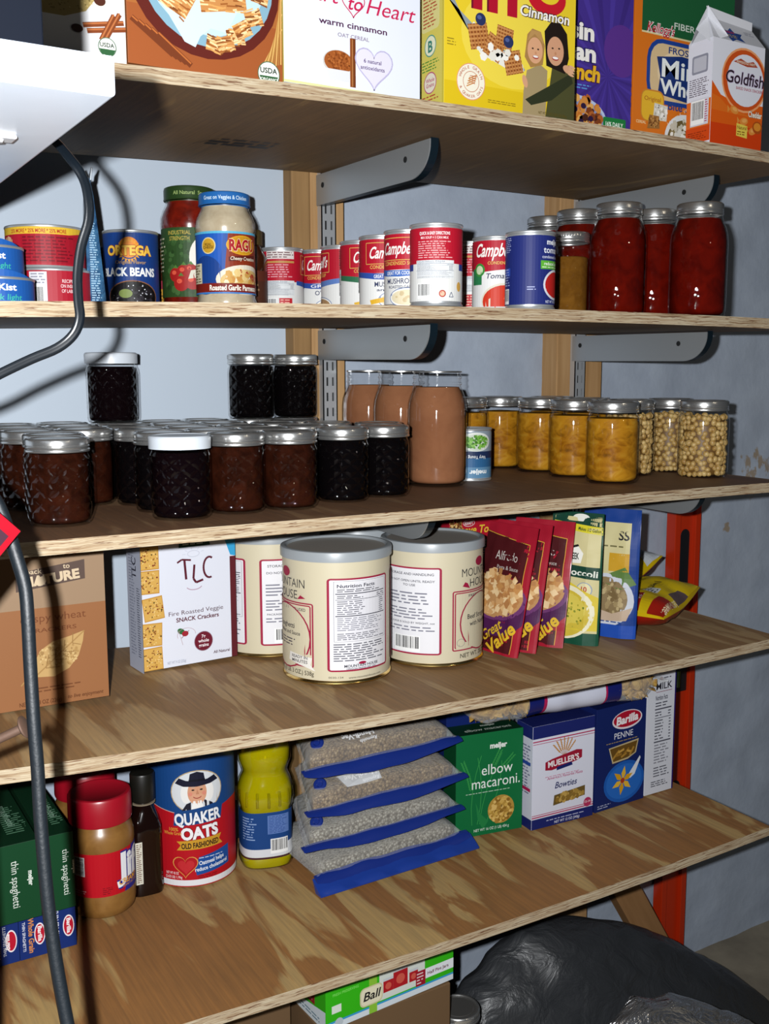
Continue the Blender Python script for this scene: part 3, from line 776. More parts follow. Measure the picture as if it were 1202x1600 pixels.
a.line([(86.5, 17), (86.5, 71)], 4, '8a4a20'); a.line([(90, 17), (90, 71)], 4, '6f3716'); a.line([(88, 18), (88, 70)], .8, 'c08550')
a.heart(117, 44, 27, 'b9b2d2', 1.6); a.heart(117, 44, 25.5, 'dcd8ea'); a.text('6 natural', 115, 47, 4.4, '4d2f66', w=24); a.text('antioxidants', 115, 39.5, 4.4, '4d2f66', w=33)
a.build('front_print', t, on_face('front'), clip=(.2, .2, W * 1000 - .2, 250))
# yellow box
t, W = carton('cereal_box', 'yellow cinnamon cereal box with two girls hugging, on the top shelf', 'box', (-.0125, .016), (.197, .016), .060, .25, 'e3c526', 'cereal boxes on the top shelf', side='cfc04c', n=0)
a = Art(); a.rect(0, 0, 210, 250, 'e6c92c'); a.ell(105, 90, 80, 60, 'ecd44a'); a.rect(0, 0, 210, 28, 'dcbd1c')
for x, wd in ((40, 17), (64, 17)): a.rect(x, 117, x + wd, 150, 'b0122c'); a.rect(x, 117, x + 3, 150, '6d0d2a')
a.rect(96, 117, 112, 150, 'b0122c'); a.ell(160, 150, 32, 22, 'c41a2a'); a.ell(163, 154, 18, 12, 'e6c92c')
a.text('Cinnamon', 157, 122, 12.5, 'f6f2ea', w=82, bold=.02, shear=.12, out='3a0f1c', ow=.9)
a.ov = 8; a.ou = 14
a.poly([(-10, 116), (0, 116), (24, 80), (40, 66), (84, 48), (108, 44), (112, 48), (104, 56), (60, 76), (30, 90)], '8f9aa0'); a.poly([(22, 84), (40, 58), (84, 45), (110, 46), (108, 54), (60, 72), (30, 94)], 'e9e6dc')
def chex(cx, cy, s, r, sd):
    c, d = cos(radians(r)), sin(radians(r)); P = lambda x, y: (cx + x * c - y * d, cy + x * d + y * c)
    a.poly([P(-s, -s), P(s, -s), P(s, s), P(-s, s)], '8a4b22')
    for k in range(6):
        y = -s + 2 * s * (k + .5) / 6; a.line([P(-s, y), P(s, y)], s * .16, 'c98d52'); a.line([P(y, -s), P(y, s)], s * .14, 'b97a40')
chex(38, 78, 15, 12, 1); chex(62, 68, 14, -25, 2); chex(78, 82, 13, -8, 3); chex(92, 54, 14, 15, 4)
a.blobs(66, 62, 34, 12, 12, 5, ('f2efe6', 'e6e2d6'), 5)
for x, y in ((40, 98), (84, 78)): a.ell(x, y, 8, 7.5, '28325c'); a.ell(x - 2, y + 2, 3.5, 2.5, '4e5c92')
a.ov = 0; a.ou = 6
a.ell(34, 30, 22, 22, 'e0967a'); a.ell(34, 30, 21, 21, 'f0ead6')
for k, ch in enumerate('WHOLE GRAIN'):
    an = radians(158 - k * 13.6); a.text(ch, 34 + 15.6 * cos(an), 30 + 15.6 * sin(an), 3.6, 'b3502e', rot=math.degrees(an) - 90)
for k, ch in enumerate('& QUAKER OATS'):
    an = radians(208 + k * 11.2); a.text(ch, 34 + 19 * cos(an), 30 + 19 * sin(an), 3.4, 'b3502e', rot=math.degrees(an) + 90)
a.ell(34, 30, 12.5, 12.5, 'c06a44'); a.ell(34, 30, 11.8, 11.8, 'f0ead6')
for k in range(4): a.line([(27 + k, 24 + k * 3), (40 + k, 30 + k * 3)], 1.3, 'c9843c'); a.line([(40 + k, 28 + k * 3), (29 + k, 31 + k * 2)], .8, 'b3502e')
# two girls, printed
a.ou = 10; a.ov = 0
a.poly([(112, 2), (150, 2), (152, 60), (140, 66), (118, 56), (113, 30)], 'a39069'); a.poly([(150, 2), (205, 2), (204, 60), (190, 72), (160, 66)], '4a4a2a')
a.poly([(116, 20), (126, 14), (160, 24), (196, 50), (192, 62), (160, 44)], '2e3320')
a.poly([(118, 100), (126, 108), (140, 106), (147, 90), (144, 66), (124, 60), (114, 72)], 'a97f4a'); a.ell(131, 82, 12.5, 16, 'd9a37c'); a.poly([(118, 92), (130, 102), (145, 92), (140, 106), (124, 106)], 'b98f56')
a.ell(127, 84, 1.6, 1.1, '3a2a22'); a.ell(136, 84, 1.6, 1.1, '3a2a22'); a.ell(132, 74, 5, 2.4, 'a8403a'); a.ell(132, 74.6, 4.2, 1.4, 'f2ece6'); a.ell(132, 79, 1.6, 1.8, 'c88e68')
a.poly([(146, 108), (156, 120), (172, 122), (184, 110), (188, 80), (182, 60), (150, 66)], '201713'); a.ell(165, 86, 14, 18, 'cf9a78'); a.poly([(150, 96), (164, 108), (182, 98), (176, 114), (156, 114)], '201713')
a.ell(160, 89, 1.7, 1.1, '241a16'); a.ell(171, 90, 1.7, 1.1, '241a16'); a.ell(165, 77, 5.6, 2.7, 'a23c38'); a.ell(165, 77.6, 4.8, 1.6, 'f4eee8'); a.ell(165, 83, 1.8, 2, 'bd8662')
a.ell(187, 66, 9, 5, 'd3a07c', -15)
for k in range(4): a.ell(192 + k * .6, 60 + k * 3.4, 5.5, 1.5, 'd9a884', -12)
a.ell(115, 42, 4, 8, 'd3a07c', 20)
a.ou = 0; a.fine(66, 8, 114, 13, 2, '8a7415', 3); a.text('NET WT 21 OZ (1 LB 5 OZ) 596 g', 172, 5, 3.2, '5a4a10', w=48); a.fine(3, 68, 18, 78, 3, '9a8420', 6)
a.build('front_print', t, on_face('front'), clip=(.3, .3, W * 1000 - .3, 250))
b = Art(); b.rect(4, 0, 56, 250, 'd8cb62'); b.rrect(10, 92, 50, 150, 6, 'ded690'); b.fine(14, 96, 46, 146, 12, 'b5543a', 5); b.ell(30, 74, 13, 13, '5a9a8a'); b.ell(30, 74, 11.5, 11.5, 'e8ead0'); b.text('B', 30, 67, 13, '3c8276', bold=.03)
b.fine(12, 44, 50, 58, 4, '4a8a3a', 7); b.ell(30, 30, 14, 13, 'b9527a'); b.ell(30, 30, 12.6, 11.6, 'e8e2d0'); b.text('Whole', 30, 31, 4.6, 'b5356a'); b.text('Grains', 30, 25, 4.6, 'b5356a'); b.fine(12, 4, 48, 16, 3, 'b5543a', 9)
b.build('side_print', t, on_face('side', d=.060), clip=(.3, .3, 59.7, 250))
# purple box, behind
t, W = carton('cereal_box', 'purple raisin bran box half hidden behind the yellow box, on the top shelf', 'box', (.178, .082), (.365, .082), .055, .25, '3b2a76', 'cereal boxes on the top shelf', n=0)
a = Art(); a.rect(0, 0, 187, 250, '43308a')
for k in range(26):
    an = radians(k * 14); a.poly([(140, 90), (140 + 190 * cos(an), 90 + 190 * sin(an)), (140 + 190 * cos(an + .09), 90 + 190 * sin(an + .09))], ('4b389a', '3c2a7c')[k % 2])
a.ell(165, 128, 34, 36, '59328a')
a.ou = -20; a.ov = 14; a.text('Raisin', 84, 120, 22, 'f4f0ea', w=96, bold=.04, out='1d1f4e'); a.text('Bran', 96, 92, 22, 'f4f0ea', w=80, bold=.04, out='1d1f4e'); a.text('Crunch', 96, 66, 20, 'e9b52a', w=96, bold=.04, shear=.1, out='4a1d2a')
a.fine(96, 52, 130, 60, 2, '5b9ad6', 4)
a.ou = -10; a.ov = 14; a.ell(92, 10, 58, 34, 'b7c4e4'); a.ell(92, 10, 53, 30, '8a94b8'); a.blobs(92, 14, 46, 30, 110, 6, ('b0602a', 'd18a3e', '7e3d1c', 'e0a858', '4a2418', 'c9752c'), 9)
for x, y in ((104, 30), (88, 24), (118, 14), (100, 8)): a.ell(x, y, 5, 4, '2c1a3c')
a.ou = 8; a.rrect(124, 2, 168, 20, 2, '1f7a3c'); a.text('16% DAILY', 146, 8, 6, 'eef4ea', w=34, bold=.02)
a.build('front_print', t, on_face('front'), clip=(.3, .3, W * 1000 - .3, 250))
# orange box
t, W = carton('cereal_box', 'orange frosted wheat cereal box behind the fish cracker carton, on the top shelf', 'box', (.3685, .082), (.578, .082), .055, .25, 'cf6a16', 'cereal boxes on the top shelf', n=0)
a = Art(); a.rect(0, 0, 210, 250, 'd8721c'); a.ov = 36; a.rect(14, 128, 210, 250, '1d5a34'); a.text('FIBER 6g 200', 130, 140, 9, 'cfd7cc', w=100); a.rect(14, 126, 210, 128.5, 'd9cc9a'); a.text("Kellogg's", 52, 129, 13, 'b3122c', w=56, shear=.25, out='f2ece6', ow=.7)
a.rrect(26, 30, 190, 122, 30, '1d3f8e'); a.rrect(33, 36, 184, 116, 24, 'd5b98c')
a.ell(108, 76, 60, 36, 'e2cba4')
a.text('FROSTED', 108, 104, 9, '283f78', w=76, bold=.02)
a.poly([(46, 96), (98, 103), (176, 99), (178, 62), (172, 44), (110, 38), (50, 44), (54, 70)], '18316e'); a.text('Mini', 100, 70, 25, 'e8ece8', w=86, bold=.02); a.text('Wheats', 110, 46, 20, 'e8ece8', w=112, bold=.03)
a.text('Bite Size', 106, 24, 11, '223e7e', w=68, bold=.02)
a.rrect(16, 2, 64, 48, 12, 'c9822a'); a.rrect(18, 4, 62, 46, 11, 'e3b22c'); a.text('Original', 40, 32, 6, 'b06a1a', w=34)
a.poly([(42, 6), (70, 6), (72, 28), (44, 30)], 'd8d4c8'); a.blobs(57, 17, 13, 11, 70, 2, ('f4f2ea', 'b9b3a2', 'e6e2d6'), 4)
a.poly([(30, -8), (56, -6), (54, 12), (34, 12)], '9a6a34'); a.blobs(43, 3, 11, 8, 50, 1.8, ('c08c4c', '7a4c20'), 6)
a.text('CEREAL', 17, -2, 4, 'f0d9a0')
for k, ch in enumerate('LIGHTLY SWEETENED'): a.text(ch, 74 + k * 4.2, 2 + k * 2.6, 4, 'f0dcb8', rot=34)
a.ell(110, -16, 44, 36, 'dfe2e2'); a.ell(110, -18, 38, 30, '6a5a34'); a.blobs(106, -10, 30, 20, 60, 5, ('efece2', 'c8c2b0', '8a7a50', 'dcd8cc'), 8)
a.build('front_print', t, on_face('front'), clip=(.3, .3, W * 1000 - .3, 250))
# fish cracker carton with an opened gable top
z0 = max(zs(0, .46, .02), zs(0, .57, .02)) + .0005
t = thing('cracker_carton', 'white and orange cracker carton with an opened gable top, ending the top shelf', 'carton', (.462, .018, z0), 0, 'cereal boxes on the top shelf')
bm = bmesh.new(); w_, d_, h_ = .113, .046, .152
v = lambda x, y, z: bm.verts.new((x, y, z))
A = [v(0, 0, 0), v(w_, 0, 0), v(w_, d_, 0), v(0, d_, 0)]; B = [v(0, 0, h_), v(w_, 0, h_), v(w_, d_, h_), v(0, d_, h_)]
R0, R1 = v(.012, d_ * .5, h_ + .036), v(w_ - .004, d_ * .5, h_ + .030); S0, S1 = v(.008, d_ * .5, h_ + .050), v(w_ - .004, d_ * .5, h_ + .042)
for q in ((A[0], A[1], B[1], B[0]), (A[1], A[2], B[2], B[1]), (A[2], A[3], B[3], B[2]), (A[3], A[0], B[0], B[3]), (A[3], A[2], A[1], A[0])): bm.faces.new(q)
for q in ((B[0], B[1], R1, R0), (B[2], B[3], R0, R1), (B[1], B[2], R1), (R0, R1, S1, S0)): bm.faces.new(q)
cw = mat('carton_white', 'dfe0e6', .4, 0, .35); co_ = mat('carton_board', 'd2691a', .42, 0, .35)
obj('carton', bm, [cw], t)
bm = bmesh.new()  # torn spout flap
P = [v(-.004, .004, h_ - .006), v(-.012, d_ * .5, h_ + .014), v(-.002, d_ - .004, h_ - .004), v(.012, d_ * .5, h_ + .036), v(.004, d_ * .35, h_ + .048), v(.028, -.003, h_ + .004)]
bm.verts.ensure_lookup_table()
for q in ((0, 1, 3), (1, 2, 3), (0, 3, 5), (3, 4, 5), (1, 4, 3), (0, 5, 1)): bm.faces.new([P[i] for i in q])
obj('torn_spout', bm, cw, t)
a = Art(); a.rect(0, 0, 113, 152, 'dcdde6'); a.rect(0, 0, 113, 20, 'cc3d0c'); a.ov = 12; a.rect(0, 0, 113, 56, 'd65a12'); a.rect(0, 0, 113, 22, 'cc3d0c'); a.poly([(0, 50), (113, 50), (113, 56), (60, 52), (20, 62), (0, 80)], 'd65a12')
a.ell(70, 88, 50, 46, 'e8a06a'); a.ell(70, 88, 47, 43, 'c9501a'); a.ell(72, 88, 40, 37, 'dcdde6'); a.poly([(0, 62), (18, 58), (40, 44), (80, 40), (113, 44), (113, 36), (0, 40)], 'd9691c')
a.poly([(44, 112), (60, 118), (74, 114), (88, 117), (98, 110), (74, 108)], 'a8452c'); a.text('PEPPERIDGE FARM', 71, 111, 3.6, 'e8d8c0', w=40)
a.text('Goldfish', 70, 82, 17, '2c1f26', w=84, bold=.012, shear=.12, out='b9a8c8', ow=.5); a.text('BAKED SNACK CRACKERS', 82, 74, 4, 'a8344a', w=60)
for x, y, s, r in ((72, 30, 9, 10), (50, 44, 9, -15), (92, 18, 9, 20)): a.ell(x, y, s, s * .6, 'd98a3a', r); a.poly([(x - s, y), (x - s * 1.7, y + s * .6), (x - s * 1.6, y - s * .6)], 'd98a3a'); a.ell(x + 1, y + 1, s * .6, s * .3, 'e6a458', r)
a.poly([(56, 8), (80, 6), (80, 24), (56, 26)], 'e0c84e'); a.text('Natural', 68, 18, 5, '7a4a12', w=20); a.fine(58, 9, 78, 16, 2, '7a4a12', 3)
a.text('Cheddar', 96, 38, 8, 'f2ead8', w=30, bold=.03, out='6a2410', ow=.8); a.ell(102, 24, 11, 9, 'a84c14'); a.ell(102, 25, 8, 6, 'd98a2c')
a.build('front_print', t, on_face('front'), clip=(.2, .2, 112.8, 151.8))
b = Art(); b.rect(0, 0, 46, 152, 'd9dae4'); b.ov = 8; b.rect(0, 0, 46, 60, 'd96a22'); b.rect(0, 0, 46, 22, 'cf4610'); b.rect(8, 24, 42, 62, 'cfd0d8'); b.bars(9, 26, 34, 60, 4); b.fine(35, 27, 41, 60, 10, 'b03a5a', 4); b.fine(4, 66, 42, 92, 9, '4a3a4a', 7); b.rrect(8, 98, 38, 124, 3, '8a8c9a'); b.rrect(11, 101, 35, 121, 2, 'b9bac4'); b.fine(4, 4, 42, 16, 4, '8a2a0a', 8)
b.build('side_print', t, on_face('side', d=d_))
c = Art(); c.poly([(20, 8), (32, 18), (30, 30), (42, 26), (52, 36), (56, 24), (72, 24), (64, 14), (70, 2), (52, 6), (40, -2), (36, 8)], '2a4a8e'); c.text('NEW', 46, 20, 6, 'b0324e', bold=.03); c.fine(34, 8, 60, 17, 2, 'd0b060', 3); c.fine(80, 24, 100, 34, 3, '9a9aa8', 5)
gl_ = hypot(d_ / 2, .046)
c.build('gable_print', t, lambda u, v_, o: (u, v_ / .050 * d_ * .5 - o, h_ + v_ / .050 * .033 + o))

# ================================================================== second shelf: tins and jars
CR = 'b0142a'; CW = 'dfdfdc'
def soup_label(lines, band, bowl=('d8c8a4', 'e6dcc0'), band_text=None, script=True, low=None):
    a = Art(); c = 209.2
    a.rect(-c / 2, 6, c / 2, 50, CW); a.rect(-c / 2, 50, c / 2, 95.5, CR)
    for s in (0, c / 2, -c / 2):
        if script:
            a.frame(s - 33, 62, s + 33, 91, 1, .8, 'd8b45a', CR); a.text("Campbell's", s, 70, 15, 'f2efe8', w=56, bold=.02, shear=.25); a.text('CONDENSED SOUP', s, 56, 4.6, 'd8b45a', w=52)
    a.poly([(-c / 4 - 6, 54), (-20, 50), (0, 49), (20, 50), (c / 4 + 6, 54), (c / 4 + 6, 47), (20, 42), (0, 41), (-20, 42), (-c / 4 - 6, 47)], band)
    if band_text: a.text(band_text, 2, 43.4, 4.6, 'eef0f2', w=44)
    y = 32
    for k, ln in enumerate(lines): a.text(ln, 4, y, 6.6 if k == 0 else 3.6, '2a3358', w=(46 if len(ln) > 6 else None) if k == 0 else 40); y -= 6
    a.ell(12, 14, 26, 13, '5a72a0'); a.ell(12, 14, 25, 12, 'eceae2'); a.ell(12, 14, 22.5, 10, bowl[0]); a.blobs(12, 14, 18, 8, 26, 2.6, bowl, 5)
    if low: a.poly([(-26, 14), (-4, 18), (-2, 12), (-24, 8)], 'd8a92c')
    # back of the label
    for s in (-c / 2 + 26, c / 2 - 26):
        pass
    n0 = 52
    a.nutri(n0, 26, n0 + 42, 62, '3c4a66', 'dfe2e2'); a.bars(n0 + 2, 8, n0 + 22, 24, 5); a.rect(n0 + 26, 9, n0 + 42, 23, 'c02a2e'); a.fine(n0 + 27, 10, n0 + 41, 22, 4, 'e6d2cc', 5)
    a.rect(n0, 64, n0 + 42, 92, 'b83244'); a.fine(n0 + 1, 65, n0 + 41, 91, 8, 'e9d5d2', 8)
    a.nutri(-n0 - 42, 26, -n0, 62, '3c4a66', 'dfe2e2'); a.fine(-n0 - 40, 65, -n0 - 2, 91, 8, 'd9a59c', 9); a.bars(-n0 - 40, 8, -n0 - 20, 24, 6)
    return a
SG = 'soup tins in a slanting row on the second shelf'
def scan(x, y, label, art, off, low=.0): return can('soup_can', label, x, y, zup(1, x, y, .03), .0333, .1016, CW, art, off, SG)
back = Art(); c = 209.2
back.rect(-c / 2, 6, c / 2, 50, CW); back.rect(-c / 2, 50, c / 2, 95.5, CR)
bk = lambda: None
def back_label(title):
    a = Art(); a.rect(-c / 2, 6, c / 2, 52, CW); a.rect(-c / 2, 52, c / 2, 95.5, CR); a.rect(-c / 2, 44, -34, 52, '2a3f8e'); a.rect(34, 44, c / 2, 52, '2a3f8e')
    a.text(title, -2, 87, 3.6, 'f0eaea', w=40, bold=.02); a.text('MIX SOUP + 1 CAN MILK', -2, 82, 2.8, 'f0dcdc', w=36); a.fine(-24, 58, 22, 80, 8, 'dfa9a9', 4)
    a.nutri(-27, 34, 24, 56, '4a5670', 'dcdfe0', 'Nutrition Facts'); a.bars(-25, 9, -4, 28, 7); a.ell(8, 15, 4.5, 4.5, 'b04a3a'); a.ell(8, 15, 3, 3, 'e6b59a'); a.line([(17, 11), (20, 17), (23, 11), (17, 11)], .8, '3a4a6a'); a.ell(33, 24, 4, 6, 'd0a04a')
    return a
def side_label():
    a = Art(); a.rect(-c / 2, 6, c / 2, 50, CW); a.rect(-c / 2, 50, c / 2, 95.5, CR)
    a.rect(-24, 84, 20, 95.5, 'd8d0cc'); a.fine(-23, 85, 19, 95, 3, '5a2a34', 3); a.rect(-24, 78, 20, 81, 'b98a4a'); a.fine(-22, 56, 18, 77, 6, 'd99aa2', 5)
    a.nutri(-26, 30, 20, 52, '4a5670', 'd5d9da'); a.bars(-25, 8, -8, 26, 5); a.rect(-4, 9, 16, 26, 'b9202c'); a.fine(-2, 10, 14, 25, 4, 'e9b0a0', 4)
    a.frame(34, 62, 95, 91, 1, .8, 'd8b45a', CR); a.text("Campbell's", 62, 70, 15, 'f2efe8', w=50, shear=.25); a.poly([(24, 46), (60, 42), (100, 44), (100, 50), (24, 52)], '2a4fa0')
    return a
scan(-.058, .388, 'soup tin showing its back label, deep end of the slanting tin row', side_label(), 0)
scan(.012, .388, 'soup tin showing part of its script, second from the deep end of the row', soup_label(["O'NION", ''], '2f4fa0', ('c9b48a', 'd9c8a0'), 'GREAT'), 4)
scan(.0115, .318, 'soup tin showing a brown soup picture and plain red top, beside the script tin', soup_label(['', ''], '5a7ab8', ('a8845a', 'b99468'), None), -95)
scan(.006, .248, 'mushroom soup tin with a yellow ribbon and green band, mid row', soup_label(['MUSHROOM', 'cream of'], '2f6a4a', ('d8caa8', 'c9b892'), None, low=True), 22)
scan(-.002, .178, 'mushroom soup tin with a yellow ribbon and blue band, mid row', soup_label(['MUSHROOM', 'and beef'], '2f4fa0', ('d8caa8', 'c9b892'), 'GREAT FOR COOKING', low=True), 12)
scan(-.004, .108, 'mushroom and roasted garlic soup tin turned to show half its script', soup_label(['MUSHROOM', 'ROASTED GARLIC'], '3a66b4', ('dccfae', 'c8b48c'), 'GREAT FOR COOKING'), -24)
scan(-.008, .038, 'soup tin turned to show directions and bar code, closest to the shelf edge', back_label('QUICK & EASY DIRECTIONS'), 0)
scan(.152, .177, 'soup tin showing a narrow back label, behind the tomato soup', side_label(), -14)
ts = Art(); ts.rect(-c / 2, 6, c / 2, 60, 'e2e2e0'); ts.rect(-c / 2, 58, c / 2, 95.5, CR); ts.poly([(-60, 60), (-30, 52), (10, 56), (60, 60), (60, 66), (-60, 66)], CR)
ts.text("Campbell's", -2, 74, 17, 'f2efe8', w=64, shear=.25, bold=.02); ts.text('CONDENSED', 4, 63, 4, 'd8b45a', w=34); ts.rect(-40, 36, -22, 58, '2a7a4a'); ts.ell(-26, 56, 9, 9, '3a8a3a'); ts.ell(-26, 56, 6, 6, 'c9d8b0')
ts.text('Tomato', 2, 44, 7, '2a3050', w=36, shear=.2); ts.ell(12, 14, 34, 24, 'd8d2c0'); ts.ell(12, 13, 32, 22, 'c8331a'); ts.ell(20, 22, 12, 3, 'd9583a', 30); ts.rect(-c / 2, 2, c / 2, 6, 'c9c9c6'); ts.fine(20, 8, 32, 12, 2, 'f0dcd0', 4)
can('soup_can', 'tomato soup tin with a red soup picture, beside the blue tin', .140, .106, zs(1, .14, .106), .0333, .1016, CW, ts, 2, SG)
bs = Art(); bs.rect(-c / 2, 6, c / 2, 95.5, '1f2a6e'); bs.text('meijer', 34, 84, 7, 'e8eaf0', w=26, bold=.03); bs.text('tomato', 34, 73, 8, 'e8eaf0', w=36); bs.text('condensed soup', 32, 66, 4, 'c8cce0', w=36); bs.rect(12, 52, 60, 63, '5aa834'); bs.text('reduced sodium', 36, 57, 4.4, 'e8f0e0', w=38); bs.fine(14, 53, 48, 56, 1, 'd0e8c0', 3)
bs.ell(40, 32, 24, 20, 'cfd2da'); bs.ell(40, 32, 21, 17, 'b3201c'); bs.text('NET WT 10.75 OZ', 34, 8, 3.4, 'd0d4e4', w=28); bs.fine(-44, 74, -30, 94, 8, 'aab2d8', 4); bs.rect(-46, 44, -32, 54, '2f4fb0'); bs.fine(-46, 30, -32, 54, 7, '98a4d8', 6); bs.bars(-46, 7, -34, 27, 4); bs.fine(-6, 24, 6, 30, 2, 'aab2d8', 8)
can('soup_can', 'dark blue condensed tomato soup tin with a green stripe', .144, .036, zs(1, .144, .036), .0333, .1016, '1f2a6e', bs, 4, SG)

# tuna and other tins at the dark end
tg = 'tuna tins in a stack of two'
def tuna(seed):
    a = Art(); C_ = 2 * pi * 42.5; a.rect(-C_ / 2, 3, C_ / 2, 32, '16468e'); a.ell(-4, 20, 70, 24, '1f5aa8')
    for s in (-100, 8, 112): a.text('StarKist', s, 20, 7, 'eef2f6', w=42, bold=.03); a.text('chunk light', s + 4, 9, 6.6, '3cb09a', w=46, shear=.12, bold=.01); a.text('TUNA IN WATER', s + 12, 4, 2.4, 'e6eaf0', w=26)
    a.poly([(-34, 6), (-16, 6), (-24, 20)], '59b58a'); a.ell(-44, 12, 6, 9, 'd6dce4'); a.ell(-44, 24, 12, 5, '2f7ac2'); a.poly([(-34, 26), (-20, 30), (-28, 18)], '3a9a7a')
    return a
x, y = -.514, .205
can('tuna_can', 'small blue tuna tin, bottom one of its stack', x, y, zs(1, x, y), .0425, .0352, '16468e', tuna(1), -8, tg, (.003, .003))
can('tuna_can', 'small blue tuna tin, topmost of its stack', x - .010, y + .003, zs(1, x, y) + .0354, .0425, .0352, '16468e', tuna(2), -8, tg, (.003, .003))
fg = 'broad red tins in a stack of two'
def broad(top):
    a = Art(); C_ = 2 * pi * 48; a.rect(-C_ / 2, 3, C_ / 2, 48.5, 'a8182c')
    if top:
        a.poly([(-C_ / 2, 40), (30, 40), (70, 46), (70, 48.5), (-C_ / 2, 48.5)], 'd8b234'); a.text('25% MORE * 25% MORE * 25% MORE', -10, 41.6, 4.4, 'a8281c', w=72, bold=.02)
        a.poly([(-C_ / 2, 3), (-44, 3), (-44, 34), (-C_ / 2, 40)], 'b98a68'); a.blobs(-56, 20, 10, 16, 40, 5, ('d8b090', 'a87858', 'c99a74'), 3); a.rect(-30, 5, 42, 39, '9c1426'); a.fine(-28, 6, 40, 38, 8, '6d0c1c', 4)
    else:
        a.rect(-28, 5, -6, 47, 'd6d6dc'); a.bars(-26, 5, -10, 30, 5); a.fine(-26, 32, -8, 46, 4, '8a8a98', 3); a.text('RECIPES', 20, 34, 4, 'e8cfcf', w=16); a.text('ON INSIDE', 20, 28, 4, 'e8cfcf', w=20); a.text('OF LABEL!', 20, 22, 4, 'e8cfcf', w=18)
    return a
x, y = -.436, .285
can('broad_can', 'broad red tin with a bar code, bottom one of its stack', x + .006, y, zs(1, x, y), .048, .0515, 'a8182c', broad(False), 0, fg, (.003, .003), bead=True)
can('broad_can', 'broad red tin with a yellow banner, topmost of its stack', x, y, zs(1, x, y) + .0518, .048, .0515, 'a8182c', broad(True), 0, fg, (.003, .003), bead=True)
oc = Art(); oc.rect(-95, 4, 95, 92, 'b5763a'); oc.blobs(20, 40, 40, 34, 90, 6, ('c98a4a', 'd8a878', '8a5a2a', 'b0502a', 'e0c09a'), 4); oc.rect(-95, 70, 95, 92, 'd6872a'); oc.text('BEEF', 14, 76, 8, '9c2a1c', bold=.03)
can('stew_can', 'tall tin with an orange stew label behind the blue packet', -.333, .436, zs(1, -.322, .41), .030, .097, 'b5763a', oc, 0, None, (.004, .004))
ob = Art(); C_ = 2 * pi * 37.5; ob.rect(-C_ / 2, 4, C_ / 2, 108, '163a7c'); ob.ell(0, 88, 14, 14, 'e0862a')
for k in range(20):
    an = radians(k * 18); ob.poly([(0 + 17 * cos(an), 84 + 17 * sin(an)), (0 + 12 * cos(an + .16), 84 + 12 * sin(an + .16)), (0 + 12 * cos(an - .16), 84 + 12 * sin(an - .16))], 'e09a2a')
ob.text('ORTEGA', 0, 78, 12, 'f0c04a', w=64, bold=.045, out='8a3a14', ow=.6); ob.text('Original Flavor', 2, 66, 4.6, 'b9935a', w=42); ob.text('BLACK BEANS', -2, 50, 10.5, 'eef0ee', w=78, bold=.04)
ob.ell(4, 22, 36, 22, '8a5a3a'); ob.ell(4, 22, 34.5, 20.5, '120f12'); ob.blobs(4, 22, 31, 18, 130, 3.2, ('1d191d', '0c0a0c', '2e2a30', '060506'), 7, 9, squash=.6); ob.blobs(4, 24, 28, 15, 28, .9, ('b9bcc4', 'e6e8ee'), 9, 5); ob.ell(-6, 26, 9, 6, '7a8a4a')
can('bean_can', 'blue tin of black beans with a sunburst emblem', -.300, .368, zup(1, -.30, .368), .0375, .112, '163a7c', ob, -4, None, (.004, .004), bead=True)
# narrow blue packet standing on edge
t = thing('drink_packet', 'tall narrow blue foil packet standing edge-on beside the black beans', 'packet', (-.3795, .262, zs(1, -.38, .262)), face_cam(-.38, .26, 3))
bm = bmesh.new(); rows = []
for k in range(9):
    s = k / 8; hw = .0095 * (1 - s) ** .6 + .0022; sh = -.006 * s
    rows.append([bm.verts.new((sh + sx * hw, yy, s * .165)) for sx, yy in ((-1, -.002), (0, -.006 - .003 * (1 - s)), (1, -.002), (1, .07), (-1, .07))])
for A, B in zip(rows, rows[1:]):
    for i in range(5): bm.faces.new((A[i], A[(i + 1) % 5], B[(i + 1) % 5], B[i]))
bm.faces.new(rows[0][::-1]); bm.faces.new(rows[-1])
pk = mottled('blue_foil', '14365e', '4a7fa8', 60, .25, .5, bumpd=.002); obj('pouch', bm, pk, t)
a = Art(); a.fine(-7, 4, 7, 140, 46, '8fb4cc', 4, .5); a.build('pouch_print', t, lambda u, v, o: (u * max(.25, (1 - v / .165) ** .6) - .006 * v / .165, -.0062 - .003 * (1 - v / .165) - o, v))
for sx in (-1, 1): obj('foil_tip', bm_box(-.0012, 0, 0, .0012, .05, .016, .0004), mat('silver_foil', (.5, .55, .6), .25, 1), t, loc=(-.006 + sx * .0032, 0, .163), rot=(0, radians(sx * 16 - 8), 0))
# brown glass jars half hidden
BRG = mat('brown_sauce', '3a1a0c', .12, 0, .5)
def small_jar(x, y, R, H, label, band, txt):
    t = thing('sauce_jar', label, 'jar', (x, y, zs(1, x, y)), face_cam(x, y))
    obj('glass_body', lathe([(0, .001), (R - .003, 0), (R, .003), (R, H * .68), (R * .72, H * .80), (R * .70, H * .84)], 40), BRG, t, 40)
    obj('screw_cap', lathe([(R * .7, H * .82), (R * .80, H * .825), (R * .80, H * .985), (R * .74, H), (0, H)], 60, knurl=(H * .83, H * .97, .0005)), mat('olive_cap', '4a3c1c', .4), t, 40)
    a = Art(); C_ = 2 * pi * R * 1000; a.rect(-C_ / 2, 4, C_ / 2, H * 400, band[0]); a.rect(-C_ / 2, H * 400, C_ / 2, H * 520, band[1]); a.fine(-20, 6, 20, H * 380, 6, band[2], 4); a.text(txt, 2, H * 560, 10, 'e6e4dc', bold=.04)
    a.build('label_print', t, on_cyl(R), cyl_cuts(R))
